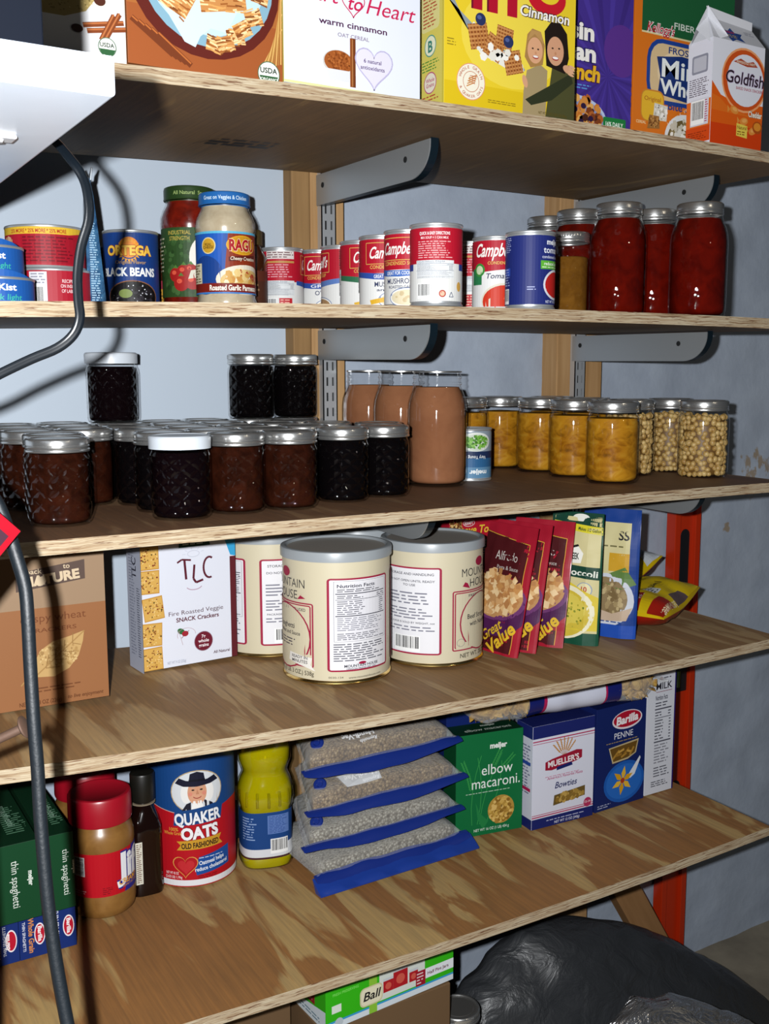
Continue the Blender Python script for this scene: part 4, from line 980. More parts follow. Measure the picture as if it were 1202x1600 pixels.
small_jar(-.240, .445, .026, .10, 'small brown jar with an olive cap and yellow label, behind the green-capped sauce', ('b98a2c', '8a2436', '6a4a1c'), 'S')
small_jar(-.123, .372, .030, .125, 'dark brown jar half hidden between the white sauce and the soup tins', ('4a2a1c', '5a2a1c', '8a6a4a'), 'O')
# pasta sauce jars
def sauce(x, y, R, H, label, fill, cap, capart, lab, art, off=0):
    t = thing('pasta_sauce_jar', label, 'jar', (x, y, zs(1, x, y)), face_cam(x, y, off))
    pr = [(0, .002), (R - .008, .0008), (R - .004, 0), (R - .001, .004), (R, .010), (R, .016), (R - .0018, .021), (R - .0018, H * .665), (R - .0004, H * .685), (R, H * .70), (R - .0006, H * .76), (R - .004, H * .815), (R - .0085, H * .865), (R - .0090, H * .90)]
    obj('glass_body', lathe(pr, 56), GLASS, t, 40)
    obj('sauce_filling', lathe([(0, .004), (R - .006, .003), (R - .0025, .008), (R - .002, .016), (R - .0032, .022), (R - .0032, H * .665), (R - .0018, H * .70), (R - .0024, H * .76), (R - .006, H * .815), (R - .0105, H * .86), (R - .011, H * .885), (0, H * .885)], 48), fill, t, 50)
    rc = R - .0065
    obj('screw_cap', lathe([(rc - .002, H * .895), (rc, H * .895), (rc + .0006, H * .90), (rc, H * .91), (rc, H * .975), (rc - .001, H * .993), (rc - .004, H), (rc - .006, H - .001), (0, H - .001)], 72), cap, t, 35)
    if capart: capart.build('cap_print', t, on_cyl(rc, H * .91), cyl_cuts(rc))
    art.build('label_print', t, on_cyl(R - .0016), cyl_cuts(R), z0=.0004)
CREAM = mottled('cream_sauce', 'b9a98c', 'c9bb9f', 60, .2, .5)
ra = Art(); ra.rect(-70, 25, 70, 108, '1b4fa0'); ra.poly([(-70, 25), (-18, 25), (-8, 60), (-2, 106), (-70, 106)], '1d58b4'); ra.ell(-30, 50, 26, 26, '163f88')
ra.poly([(-4, 25), (70, 25), (70, 106), (4, 106), (0, 70)], '8a3016'); ra.ell(30, 44, 44, 20, 'e6dcc8'); ra.ell(30, 42, 38, 16, 'd8b874'); ra.blobs(30, 44, 33, 13, 40, 5, ('e6c884', 'd0a050', 'f0e2b8', 'c99048', 'b04a2a'), 4)
ra.ell(25, 90, 24, 13, 'd8a024'); ra.ell(25, 90, 22, 11.4, 'c9901c'); ra.text('RAGU', 25, 83, 14, 'a81420', w=40, bold=.045, out='f2e2b0', ow=.5); ra.poly([(4, 68), (50, 72), (50, 78), (4, 74)], '5a1a10'); ra.text('Cheesy Creations', 27, 70, 4.6, 'f0e6d0', w=42, shear=.2)
ra.ell(-24, 89, 11, 11, 'e0d29a'); ra.ell(-24, 89, 9.6, 9.6, 'c99a2c'); ra.text('REAL', -24, 89, 3.4, '3a2a10'); ra.text('CHEESE', -24, 85, 3.4, '3a2a10')
ra.rect(-70, 26.5, 70, 39, '7a1c10'); ra.text('Roasted Garlic Parmesan', 14, 29.5, 7, 'f6f0e2', w=74, bold=.03); ra.rect(-70, 25, 70, 27, '3a7ec8'); ra.rect(-70, 105, 70, 108, '58b4d8'); ra.rect(-70, 39, -36, 66, 'd6cfae'); ra.fine(-68, 40, -38, 65, 7, '6a5a3a', 3)
ca = Art(); ca.text('Great on Veggies & Chicken', 2, 3.5, 5, 'd8ecf6', w=66)
sauce(-.189, .294, .042, .162, 'jar of white cheese pasta sauce with a blue cap', CREAM, mat('blue_cap', '2468b0', .35, 0, .5), ca, 'x', ra)
ga = Art(); ga.rect(-75, 25, 75, 122, '2c4a22'); ga.blobs(0, 74, 70, 46, 120, 4, ('35562a', '243f1c', '3f6232'), 5); ga.text('INDUSTRIAL', -22, 112, 5.5, 'b9a44a', w=34); ga.text('STRENGTH', -22, 104, 5.5, 'b9a44a', w=30); ga.ell(14, 80, 22, 30, 'e6e2d8'); ga.text('G', 12, 74, 18, '2a1a14', bold=.04)
for x, y, r in ((-28, 56, 10), (-16, 60, 10), (-6, 62, 9), (-20, 44, 11), (-4, 46, 11), (6, 54, 9)): ga.ell(x, y, r, r, 'a01c1a'); ga.ell(x - 2.5, y + 3, r * .35, r * .3, 'd8563e'); ga.poly([(x - 4, y + r - 1), (x, y + r + 4), (x + 4, y + r - 1)], '4f7a34')
ga.poly([(-10, 50), (16, 54), (18, 66), (-6, 62)], 'd6d2c0'); ga.fine(-70, 60, -46, 110, 9, 'b9b79a', 3)
gc = Art(); gc.text('All Natural  Spaghetti', 2, 3.5, 5, '9ab06a', w=62)
REDS = mottled('red_sauce', '5a120a', '7c1c0e', 70, .2, .5)
sauce(-.205, .386, .043, .181, 'taller jar of red pasta sauce with a green cap and tomato label', REDS, mat('green_cap', '27401c', .4, 0, .4), gc, 'x', ga, 8)
# canning jars of tomato
TOM = mottled('tomato_preserve', '4a0904', '650f05', 35, .6, 0); BUT = mottled('apple_butter', '6a4415', '7d531c', 60, .6, 0)
tq = 'quart jars of tomato on the second shelf'
for x, y, lb in ((.421, .158, 'quart jar of tomato sauce with a steel band, tall and nearest the blue soup tin'), (.525, .087, 'quart jar of tomato sauce at the end of its shelf, its shadow on the wall'),
                 (.4285, .338, 'quart jar of tomato sauce deep on the shelf behind the blue soup tin'), (.418, .248, 'quart jar of tomato sauce behind the small gold-brown jar'), (.519, .1775, 'quart jar of tomato sauce squeezed between two larger-looking tomato jars')):
    jar('quart', x, y, zup(1, x, y), lb, TOM, 'tomato_filling', tq)
jar('jelly', .346, .190, zs(1, .346, .19), 'slim quilted jar of gold-brown butter beside the tomato jars', BUT, 'apple_butter_filling')
# ================================================================== third shelf: preserves
JAM_B = mottled('brown_jam', '1d0a05', '31140a', 50, .6, 0); JAM_K = mat('black_jam', '070506', .6, 0, 0); JAM_R = mat('dark_plum_jam', '0a0406', .6, 0, 0)
jg = 'half-pint jam jars on the third shelf'
def jam(x, y, label, fill=None, kind='half', z=None):
    f = fill or JAM_B
    return jar(kind, x, y, (zup(2, x, y, .033) if z is None else z), label, f, 'jam_filling', jg, name='jam_jar')
jam(-.476, .107, 'brown jam jar in front, at the dark end beside the red tag')
jam(-.340, .084, 'dark jam jar with a white plastic cap standing at the shelf edge', JAM_R, 'half_white')
jam(-.262, .101, 'brown jam jar with silver lid, next to the white-capped jar at the shelf edge')
jam(-.189, .101, 'brown jam jar between a brown and a black jar at the shelf edge')
jam(-.096, .130, 'black jam jar with silver lid, next to a brown jar at the shelf edge', JAM_K)
jam(-.019, .149, 'black jam jar with silver lid, next to the tan applesauce quart', JAM_K)
jam(-.403, .262, 'brown jam jar set back in the gap between end jar and white-capped jar')
jam(-.338, .229, 'black jam jar set back behind the white-capped jar, one jar off its side', JAM_K)
jam(-.336, .1565, 'black jam jar directly behind the white-capped jar', JAM_K)
jam(-.463, .1795, 'brown jam jar second in the file going back from the dark end jar')
jam(-.475, .252, 'brown jam jar third in the file going back from the dark end jar')
jam(-.473, .325, 'brown jam jar fourth in the file going back from the dark end jar')
jam(-.469, .398, 'brown jam jar last in the file going back from the dark end jar')
for x, y, lb, f in ((-.397, .407, 'jam jar in the last row against the wall, near the dark end file', JAM_B),
                    (-.401, .334, 'jam jar behind the lone brown jar, its lid just showing', JAM_B),
                    (-.328, .376, 'jam jar that carries the white-capped dark jar', JAM_K),
                    (-.333, .3025, 'jam jar in front of the one that carries the white-capped jar', JAM_K)):
    jam(x, y, lb, f)
bk_jam = 'jam jar in the packed rows behind, only its silver lid showing'
for x, y in ((-.255, .393), (-.262, .320), (-.265, .2475), (-.264, .1740), (-.183, .405), (-.190, .318), (-.191, .245), (-.1895, .1735), (-.126, .280), (-.117, .2045), (-.050, .257), (-.070, .3285), (.012, .216)):
    jam(x, y, bk_jam, JAM_B if x < -.2 else JAM_K)
jam(-.110, .395, 'jam jar in the last row that carries the first of the two stacked black jars', JAM_K)
jam(-.036, .392, 'jam jar in the last row that carries the black jar beside the steel rail', JAM_K)
H1 = .0983
jam(-.331, .378, 'dark jam jar with a white cap, stacked alone on top of the others', JAM_R, 'half_white', zs(2, -.33, .377) + H1)
jam(-.1105, .394, 'black jam jar stacked on top, beside its twin by the steel rail', JAM_K, 'half', zs(2, -.11, .394) + H1)
jam(-.0365, .391, 'black jam jar stacked on top, right beside the slotted steel rail', JAM_K, 'half', zs(2, -.036, .391) + H1)
APP = mottled('applesauce', '83553a', '966546', 14, .6, 0)
ag = 'quart jars of applesauce without bands'
for x, y, lb in ((.118, .2195, 'bare-necked quart of tan applesauce, the one standing fully in view'), (.112, .3115, 'bare-necked quart of applesauce, second in the file behind the one in full view'), (.106, .4025, 'bare-necked quart of applesauce, rearmost of the file near the steel rail')):
    jar('quart_bare', x, y, zup(2, x, y), lb, APP, 'applesauce_filling', ag)
pa = Art(); C_ = 209; pa.rect(-C_ / 2, 5, C_ / 2, 77, '8d9aa6'); pa.rect(-C_ / 2, 5, C_ / 2, 40, '2c5f8c'); pa.rect(-C_ / 2, 5, C_ / 2, 22, '5a86a8'); pa.rect(-C_ / 2, 36, C_ / 2, 47, '1a2c52'); pa.text('Very Young', 8, 40, 5, 'e8ecee', w=30, rot=180); pa.text('meijer', 10, 17, 7, 'eef2f2', w=30, rot=180, bold=.03)
pa.ell(6, 62, 26, 15, 'dfe3dc'); pa.ell(6, 61, 24, 13, 'c6cfc0'); pa.blobs(6, 62, 20, 10, 140, 2, ('4f8a2a', '6ca83c', '3b6f1e', '82b850'), 6, 9)
can('pea_can', 'small tin of young peas with an upside-down label beside the applesauce', .212, .262, zs(2, .212, .262), .0333, .083, '8d9aa6', pa, 6, None, (.004, .004))
# peaches: slices pressed against the glass
kp = NT('peach_syrup'); kv = kp.coords((1, 1, 1.7)); n1 = kp.noise(kv, 36, 3, .5, 1.2); n2 = kp.noise(kv, 14, 2)
kc = kp.ramp(n1, [(.30, '4a2806'), (.42, '8d560c'), (.55, 'b07618'), (.72, 'c0902e')]); kp.l(kp.mix(.4, kc, kp.ramp(n2, [(.3, '8a5208'), (.7, 'd09a28')])), kp.b.inputs['Base Color'])
kp.b.inputs['Roughness'].default_value = .45; kp.b.inputs['Specular IOR Level'].default_value = .05; kp.bump(n1, .5, .004); PEACH = kp.m
sl = bmesh.new(); rnd = random.Random(5)
for i in range(26):
    an = rnd.random() * 2 * pi; zz = .014 + rnd.random() * .075; r = .0275
    b2 = bmesh.new(); bmesh.ops.create_uvsphere(b2, u_segments=10, v_segments=7, radius=1)
    M = Matrix.Translation((r * cos(an), r * sin(an), zz)) @ Matrix.Rotation(an, 4, 'Z') @ Matrix.Rotation(rnd.uniform(-.6, .6), 4, 'X') @ Matrix.Diagonal((.0105, .022 + .006 * rnd.random(), .0095, 1))
    b2.transform(M); me = bpy.data.meshes.new('tmp'); b2.to_mesh(me); b2.free(); sl.from_mesh(me); bpy.data.meshes.remove(me)
for v_ in sl.verts:
    q = hypot(v_.co.x, v_.co.y)
    if q > .0384: v_.co.x *= .0384 / q; v_.co.y *= .0384 / q
PSL = mesh_of('peach_slices', sl, mottled('peach_flesh', '9c620e', 'bf8d28', 40, .25, .5), 180)
pg = 'pint jars of peaches on the third shelf'
def peach(x, y, label):
    t = jar('pint', x, y, zup(2, x, y), label, PEACH, 'syrup_filling', pg, name='peach_jar')
    o = put('peach_slices', PSL, t); o['kind'] = 'stuff'; o.rotation_euler.z = x * 40
for x, y, lb in ((.385, .121, 'pint jar of peach slices standing nearest the shelf edge'), (.393, .2205, 'pint jar of peach slices, second going back from the shelf edge'), (.398, .312, 'pint jar of peach slices, third going back from the shelf edge'),
                 (.376, .398, 'pint jar of peach slices, fourth going back from the shelf edge'), (.278, .372, 'pint jar of peach slices half hidden by the applesauce quart and pea tin'), (.474, .372, 'pint jar of peach slices in the row behind, beside the steel rail'), (.482, .286, 'pint jar of peach slices in the row behind, next to the chickpea jars')):
    peach(x, y, lb)
# chickpeas
def chick():
    bm = bmesh.new(); rnd = random.Random(8); R = .0350; k = 0
    base = bmesh.new(); bmesh.ops.create_icosphere(base, subdivisions=2, radius=1); me = bpy.data.meshes.new('pea'); base.to_mesh(me); base.free()
    z = .0065; row = 0
    while z < .1:
        n = 22
        for i in range(n):
            an = 2 * pi * (i + .5 * (row % 2)) / n + rnd.uniform(-.1, .1); s = .0051 * rnd.uniform(.84, 1.12); rr = R - .0004 + rnd.uniform(-.0030, .0006)
            st = len(bm.verts); bm.from_mesh(me); bm.verts.ensure_lookup_table()
            M = Matrix.Translation((rr * cos(an), rr * sin(an), z + rnd.uniform(-.0024, .0024))) @ Matrix.Rotation(rnd.random() * 6, 4, 'Y') @ Matrix.Diagonal((s, s * .92, s * 1.08, 1))
            for v_ in bm.verts[st:]: v_.co = M @ v_.co
        z += .0083; row += 1
    return mesh_of('chickpeas', bm, [kcp], 180)
kcp = mottled('chickpea', '9c7434', 'd0b274', 90, .4, .3)
CHK = chick(); BRINE = mat('chickpea_brine', '6a4a1c', .5)
cg = 'pint jars of chickpeas'
for x, y, lb in ((.590, .120, 'pint jar of chickpeas standing at the end of the shelf edge'), (.611, .214, 'pint jar of chickpeas standing behind the end jar of chickpeas'), (.4985, .1985, 'pint jar of chickpeas almost hidden behind the front jar of peaches')):
    t = jar('pint', x, y, zup(2, x, y), lb, BRINE, 'brine_filling', cg, name='chickpea_jar')
    f = [c for c in t.children if c.name.startswith('brine')][0]; f.scale = (.88, .88, .97)
    put('chickpeas', CHK, t)['kind'] = 'stuff'

# ================================================================== fourth shelf: boxes, big tins, pouches
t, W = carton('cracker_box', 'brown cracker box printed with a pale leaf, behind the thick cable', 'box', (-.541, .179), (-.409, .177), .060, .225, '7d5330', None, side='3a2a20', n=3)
a = Art(); a.rect(0, 0, 132, 225, '8e5e3a'); a.ov = -12; a.rect(0, 135, 132, 237, '947a60'); a.poly([(26, 157), (108, 166), (108, 190), (26, 180)], '55443c'); a.text('back', 48, 177.5, 6, 'c9b496', w=18); a.text('to', 86, 181, 6, 'c9b496', w=8); a.text('NATURE', 68, 165, 11, 'c9b496', w=68, bold=.05, rot=5); a.ell(56, 168, 7, 5, 'c9b496', 40)
a.fine(30, 196, 116, 199, 1, '5d4630', 3); a.text('crispy wheat', 68, 118, 9.5, '6d3d20', w=78, bold=.0); a.text('CRACKERS', 66, 105, 5, '6d3d20', w=58)
pts = [(44, 50), (42, 66), (50, 82), (66, 92), (86, 96), (104, 101), (102, 88), (96, 70), (84, 56), (66, 48)]; a.poly(pts, 'b79560'); a.blobs(72, 74, 24, 16, 160, 1.4, ('a5824e', 'c6a873', '9a7848'), 4)
a.line([(26, 42), (32, 48), (44, 52), (104, 101)], 1.6, 'a07c4a'); [a.line([(56 + k * 11, 60 + k * 9), (60 + k * 10, 76 + k * 8)], .9, '8d6a3c') for k in range(4)]; [a.line([(56 + k * 11, 60 + k * 9), (72 + k * 9, 60 + k * 8)], .9, '8d6a3c') for k in range(4)]
a.fine(46, 30, 108, 38, 2, '6b3f22', 5); a.text('NET WT 8 OZ (226g)', 48, 16, 5, '5d3319', w=50); a.text('to live enjoyment', 102, 18, 4.6, '5d3319', w=44, shear=.2)
a.build('front_print', t, on_face('front'), clip=(.3, .3, W * 1000 - .3, 224))
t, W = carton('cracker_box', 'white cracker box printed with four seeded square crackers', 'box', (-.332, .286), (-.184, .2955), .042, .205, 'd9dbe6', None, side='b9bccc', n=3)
a = Art(); a.rect(0, 0, 148, 205, 'dcdfea'); a.rect(139, 0, 148, 150, '5c1f26'); a.poly([(130, 180), (148, 180), (148, 150), (140, 152)], '38a0d0')
for k, (cx, cy) in enumerate(((17, 16), (17, 51), (20, 88), (15, 126), (15, 160))):
    s = 15; c_, d_ = cos(radians((2, -2, 6, -1, 0)[k])), sin(radians((2, -2, 6, -1, 0)[k])); P = lambda x, y: (cx + x * c_ - y * d_, cy + x * d_ + y * c_)
    a.poly([P(-s, -s * 1.1), P(s, -s * 1.1), P(s, s * 1.1), P(-s, s * 1.1)], 'c08d3c'); a.poly([P(-s + 1, -s), P(s - 1, -s), P(s - 1, s), P(-s + 1, s)], 'd3a654'); a.blobs(cx, cy, s * .9, s * .95, 34, 1.3, ('7a3020', '8d5a2a', '5a4a20', 'b98a3c'), 30 + k, 5); a.blobs(cx, cy, s * .9, s * .95, 24, 1, ('e6c480',), 50 + k, 5)
a.poly([(60, 170), (108, 170), (106, 184), (62, 184)], '17402f'); a.fine(66, 172, 102, 176, 1, 'c9d8ce', 3); a.arc(82, 160, 9, 4.5, 0, 360, 1.2, 'c9ccd8'); [a.line([(82 + 12 * cos(radians(q)), 160 + 6 * sin(radians(q))), (82 + 17 * cos(radians(q)), 160 + 9 * sin(radians(q)))], .8, 'c9ccd8') for q in (20, 60, 100, 140, 180)]
a.line([(57, 149), (64, 153), (78, 151)], 2.6, '5a1a2a'); a.line([(68, 152), (70, 124)], 3.4, '5a1a2a'); a.line([(83, 144), (81, 124), (85, 118), (96, 121)], 3.2, '5a1a2a'); a.arc(106, 138, 9, 15, 60, 290, 3, '5a1a2a'); a.arc(82, 114, 12, 6, 200, 340, 1.4, 'b9a0b0')
a.text('Fire Roasted Veggie', 84, 74, 6.2, '4a1a28', w=84, bold=-.004); a.text('SNACK Crackers', 86, 64, 6, '5a1526', w=66, bold=.02)
a.ell(60, 50, 6, 4, '2f6a3a', -30); a.ell(66, 46, 5, 4, 'a02030'); a.line([(60, 40), (72, 50)], .8, '7a3a3a'); a.arc(68, 44, 14, 10, 0, 200, .5, 'b08a90'); a.line([(56, 52), (62, 30)], .5, 'b08a90')
a.ell(94, 31, 14.5, 14.5, '8c6a78'); a.ell(94, 31, 13.6, 13.6, '6b1a2c'); a.text('7g', 94, 36, 4.6, 'f0e4e8', bold=.02); a.text('whole', 94, 29.5, 4.6, 'f0e4e8', bold=.02); a.text('grains', 94, 23, 4.6, 'f0e4e8', bold=.02)
a.text('All Natural', 122, 10, 4.2, '4a1a28', w=26, shear=.1); a.text('NET WT 9 OZ (255g)', 52, 5, 4, 'a9adbc', w=28)
a.build('front_print', t, on_face('front'), clip=(.2, .2, W * 1000 - .2, 204.8))
b = Art(); b.rect(0, 0, 52, 205, 'b4b8c8'); b.fine(34, 20, 46, 120, 30, '5d6070', 3); b.text('TLC', 34, 146, 16, '2a2a38', rot=90, w=30); b.fine(8, 20, 28, 190, 40, '8a8ea0', 5)
b.build('side_print', t, on_face('side', d=.042))
# number-ten tins
CREAMP = 'cfc5a9'; BUR = '9c1c3e'
GLID = mat('grey_snap_lid', '9aa0a4', .35, 0, .4); GLID2 = mat('grey_snap_lid_top', 'a8a29a', .35, 0, .5)
MG = 'big cream tins with grey snap lids'
def big_tin(x, y, label, off, art):
    R, H = .0765, .180; z = zup(3, x, y, .07)
    t = thing('food_tin', label, 'tin', (x, y, z), face_cam(x, y, off), MG)
    obj('tin_body', lathe([(0, .003), (R - .006, .003), (R - .005, 0), (R + .0008, 0), (R + .0014, .0016), (R + .0006, .0034), (R - .0006, .0046), (R - .0006, H - .004), (R + .0006, H - .003), (R + .001, H), (R - .004, H), (R - .005, H - .004), (0, H - .004)], 96), GOLD, t, 35)
    lo = obj('paper_label', lathe([(R - .0002, .0052), (R - .0002, H - .0045)], 96), mat('label_paper', CREAMP, .4, 0, .35), t, 40)
    art.build('label_print', lo, on_cyl(R), cyl_cuts(R, step=radians(4)), z0=.0003)
    o = obj('snap_lid', lathe([(R + .0012, H - .010, 0), (R + .0026, H - .010, 0), (R + .0026, H + .0005, 0), (R + .0018, H + .0030, 0), (R - .0010, H + .0040, 0), (R - .0040, H + .0036, 0), (R - .0070, H + .0006, 0), (R - .014, H + .0004, 1), (0, H + .0008, 1)], 96), [GLID, GLID2], t, 30)
    return t
def tin_art():
    a = Art(); a.su = 1.45
    a.frame(-34, 18, 34, 148, 4, 2.4, BUR, 'e4e3e6'); a.nutri(-26, 62, 28, 142, '2c2c3c'); a.frame(-27.6, 60, 29.6, 144, .5, .35, '5a5a6a', 'e4e3e6'); a.nutri(-26, 62, 28, 142, '2c2c3c', 'e0dfe4')
    a.fine(-28, 32, 28, 58, 8, '4a4a58', 8); a.ell(0, 29, 4, 2, BUR); a.text('MOUNTAIN HOUSE', 0, 24, 3.6, '2c2c38', w=36, bold=.02); a.text('OREGON FREEZE DRY, INC.', 0, 20.6, 2.2, '2c2c38', w=32)
    a.text('www.mountainhouse.com', 4, 8, 3, '6a6456', w=36); a.text('0030-134', -26, 9, 2.6, '6a6456', w=14)
    # front of the label, to the left
    a.su = 1.2; c = -101
    a.ell(c, 152, 9, 7, BUR); a.text('MOUNTAIN', c, 132, 12, '23232b', w=66, bold=-.005); a.text('HOUSE', c, 116, 12, '23232b', w=44, bold=-.005); a.poly([(c + 22, 116), (c + 34, 118), (c + 27, 122), (c + 30, 126)], BUR)
    a.frame(c - 44, 22, c + 44, 112, 3, 1.8, BUR, CREAMP); a.frame(c - 41, 25, c + 41, 109, 3, 1.6, BUR, CREAMP); a.text('FREEZE DRIED, MEAT INCLUDED', c, 100, 4, '3a3440', w=68)
    a.ell(c, 62, 41, 46, BUR); a.ell(c, 62, 39, 44, CREAMP); a.rect(c - 41, 25, c + 41, 40, CREAMP)
    a.text('Spaghetti', c, 74, 7, '2c2830', w=34); a.text('with Meat and Sauce', c, 65, 5.4, '2c2830', w=52); a.fine(c - 28, 48, c + 28, 60, 3, '4a444c', 5)
    a.poly([(c + 8, 40), (c + 42, 36), (c + 40, 26), (c + 46, 18), (c + 34, 22), (c + 6, 28)], 'e6e2da'); a.text('READY IN', c + 24, 33, 4.2, '2c2830', w=24); a.text('MINUTES', c + 24, 27, 4.2, '2c2830', w=24); a.text('NET WT. (1 LB. 3 OZ.) 538g', c + 6, 11, 6, '4a4438', w=76)
    # storage panel, to the right
    a.su = 1.45; c = 83
    a.frame(c - 34, 18, c + 34, 148, 4, 2.4, BUR, 'e4e3e6'); a.text('STORAGE AND HANDLING', c, 136, 3.6, '2c2c3c', w=52, bold=.01); a.text('DO NOT OPEN UNTIL READY', c, 126, 3.2, '3a3a48', w=54); a.text('TO USE', c, 120, 3.2, '3a3a48', w=14)
    a.fine(c - 28, 92, c + 30, 112, 4, '7a7a88', 5); a.fine(c - 28, 70, c + 30, 88, 4, '7a7a88', 6); a.text('PACKAGE IS SOLD BY WEIGHT, not', c, 64, 2.8, '3a3a48', w=54, bold=.01); a.fine(c - 28, 52, c + 30, 61, 2, '7a7a88', 7); a.bars(c - 20, 22, c + 12, 44, 9)
    return a
TA = tin_art()
def beef_art():
    a = Art(); a.su = 1.45; c = -41
    a.frame(c - 34, 18, c + 34, 148, 4, 2.4, BUR, 'e4e3e6'); a.text('STORAGE AND HANDLING', c, 136, 3.6, '2c2c3c', w=52, bold=.01); a.text('DO NOT OPEN UNTIL READY', c, 126, 3.2, '3a3a48', w=54); a.text('TO USE', c, 120, 3.2, '3a3a48', w=14)
    a.fine(c - 28, 92, c + 30, 112, 4, '7a7a88', 5); a.fine(c - 28, 70, c + 30, 88, 4, '7a7a88', 6); a.text('PACKAGE IS SOLD BY WEIGHT, not', c, 64, 2.8, '3a3a48', w=54, bold=.01); a.fine(c - 28, 52, c + 30, 61, 2, '7a7a88', 7); a.bars(c - 18, 22, c + 12, 46, 9)
    a.su = 1.2; c = 51
    a.ell(c, 152, 9, 7, BUR); a.text('MOUNTAIN', c, 132, 12, '23232b', w=66, bold=-.005); a.text('HOUSE', c + 2, 116, 12, '23232b', w=44, bold=-.005); a.poly([(c - 32, 118), (c - 20, 114), (c - 24, 122), (c - 28, 124)], BUR)
    a.frame(c - 46, 22, c + 46, 112, 3, 1.8, BUR, CREAMP); a.frame(c - 43, 25, c + 43, 109, 3, 1.6, BUR, CREAMP); a.text('FREEZE DRIED', c, 101, 4, '3a3440', w=44); a.ell(c + 2, 62, 38, 44, BUR); a.ell(c + 2, 62, 36, 42, CREAMP); a.rect(c - 41, 25, c + 41, 34, CREAMP)
    a.text('Beef Stroganoff', c + 2, 68, 7, '2c2830', w=52); a.text('with Noodles', c + 2, 57, 7, '2c2830', w=44); a.ell(c - 34, 34, 6, 6, '9a958a'); a.ell(c - 34, 34, 5.2, 5.2, CREAMP); a.text('NET WT. 20.2 OZ.', c - 4, 11, 6.4, '4a4438', w=62)
    return a
big_tin(-.076, .187, 'big cream tin with its nutrition panel to the front, closest to the shelf edge', 27, TA)
big_tin(.097, .199, 'big cream tin showing storage directions and a bar code', 18, beef_art())
big_tin(-.106, .348, 'big cream tin half hidden between the cracker box and the front tin', -64, TA)
big_tin(.0535, .3515, 'big tin of which only the grey lid shows, behind the others', 120, TA)
# red stuffing boxes behind
t, W = carton('stuffing_box', 'red stuffing box behind the big tins and pouches', 'box', (.198, .300), (.300, .300), .05, .193, 'a8162a', None, n=3)
a = Art(); a.rect(0, 0, 102, 193, 'b4182c'); a.ell(40, 180, 12, 6, 'e6d8d8'); a.ell(40, 180, 11, 5, 'b4182c'); a.text('KRAFT', 40, 177.5, 5, 'f0e6e6', w=17, bold=.03); a.text('Stove Top', 52, 162, 13, 'e8c43c', w=74, shear=.2, bold=.02); a.blobs(12, 178, 12, 12, 60, 3, ('8a5a2a', 'c99a54', '6a3f1c', 'e0bc7a'), 3); a.rect(52, 184, 54, 193, '7a0d1c'); a.rect(40, 100, 100, 150, 'c9cbd6'); a.fine(42, 102, 98, 148, 10, '2a4fa0', 4)
a.build('front_print', t, on_face('front'), clip=(.2, .2, W * 1000 - .2, 192.8))
# foil pouches
def pouch(name, label, p, q, z, w, h, lean, rim, art, group, fat=.012, tilt=0, seal='a81a2c', back=None):
    """flat-bottomed foil pouch; p = front bottom corner, q = direction point along its bottom, lean = degrees away from its printed face"""
    rz = atan2(p[1] - q[1], p[0] - q[0]); t = thing(name, label, 'pouch', (q[0], q[1], z), rz, group)
    bm = bmesh.new(); N, M = 14, 18; F = []; Bk = []
    def thick(u, v):
        e = max(0, min(1, min(u, w - u) / .022)) ** .7 * max(0, min(1, (h - .012 - v) / .05)) ** .6
        return fat * e * (1 - .35 * v / h) + .0004
    sl_, cl = sin(radians(lean)), cos(radians(lean))
    def pt(u, v, o):
        wob = .0016 * noise.noise(Vector((u * 45, v * 45, p[0] * 30)))
        uu = u + tilt * v; y = o + (wob if abs(o) > .001 else 0); return Vector((uu, -y * cl * -1 * -1 if False else -y + v * sl_, v * cl))
    for j in range(M + 1):
        F.append([bm.verts.new(pt(w * i / N, h * j / M, thick(w * i / N, h * j / M))) for i in range(N + 1)]); Bk.append([bm.verts.new(pt(w * i / N, h * j / M, -thick(w * i / N, h * j / M) * .6)) for i in range(N + 1)])
    for j in range(M):
        for i in range(N): bm.faces.new((F[j][i], F[j][i + 1], F[j + 1][i + 1], F[j + 1][i])); bm.faces.new((Bk[j][i], Bk[j + 1][i], Bk[j + 1][i + 1], Bk[j][i + 1]))
        for g in (0, N): bm.faces.new((F[j][g], F[j + 1][g], Bk[j + 1][g], Bk[j][g]))
    for A, B in ((F[0], Bk[0]), (F[M], Bk[M])):
        for i in range(N): bm.faces.new((A[i], B[i], B[i + 1], A[i + 1]))
    bmesh.ops.recalc_face_normals(bm, faces=bm.faces[:])
    obj('foil_pouch', bm, mat('pouch_foil', rim, .22, 0, .5), t, 50)
    art.build('pouch_print', t, lambda u, v, o: pt(u, v, thick(u, v) + o), [w * i / 28 for i in range(1, 28)], clip=(.2, .2, w * 1000 - .2, h * 1000 - .2), z0=.0013, vcuts=[h * i / 30 for i in range(1, 30)])
    return t
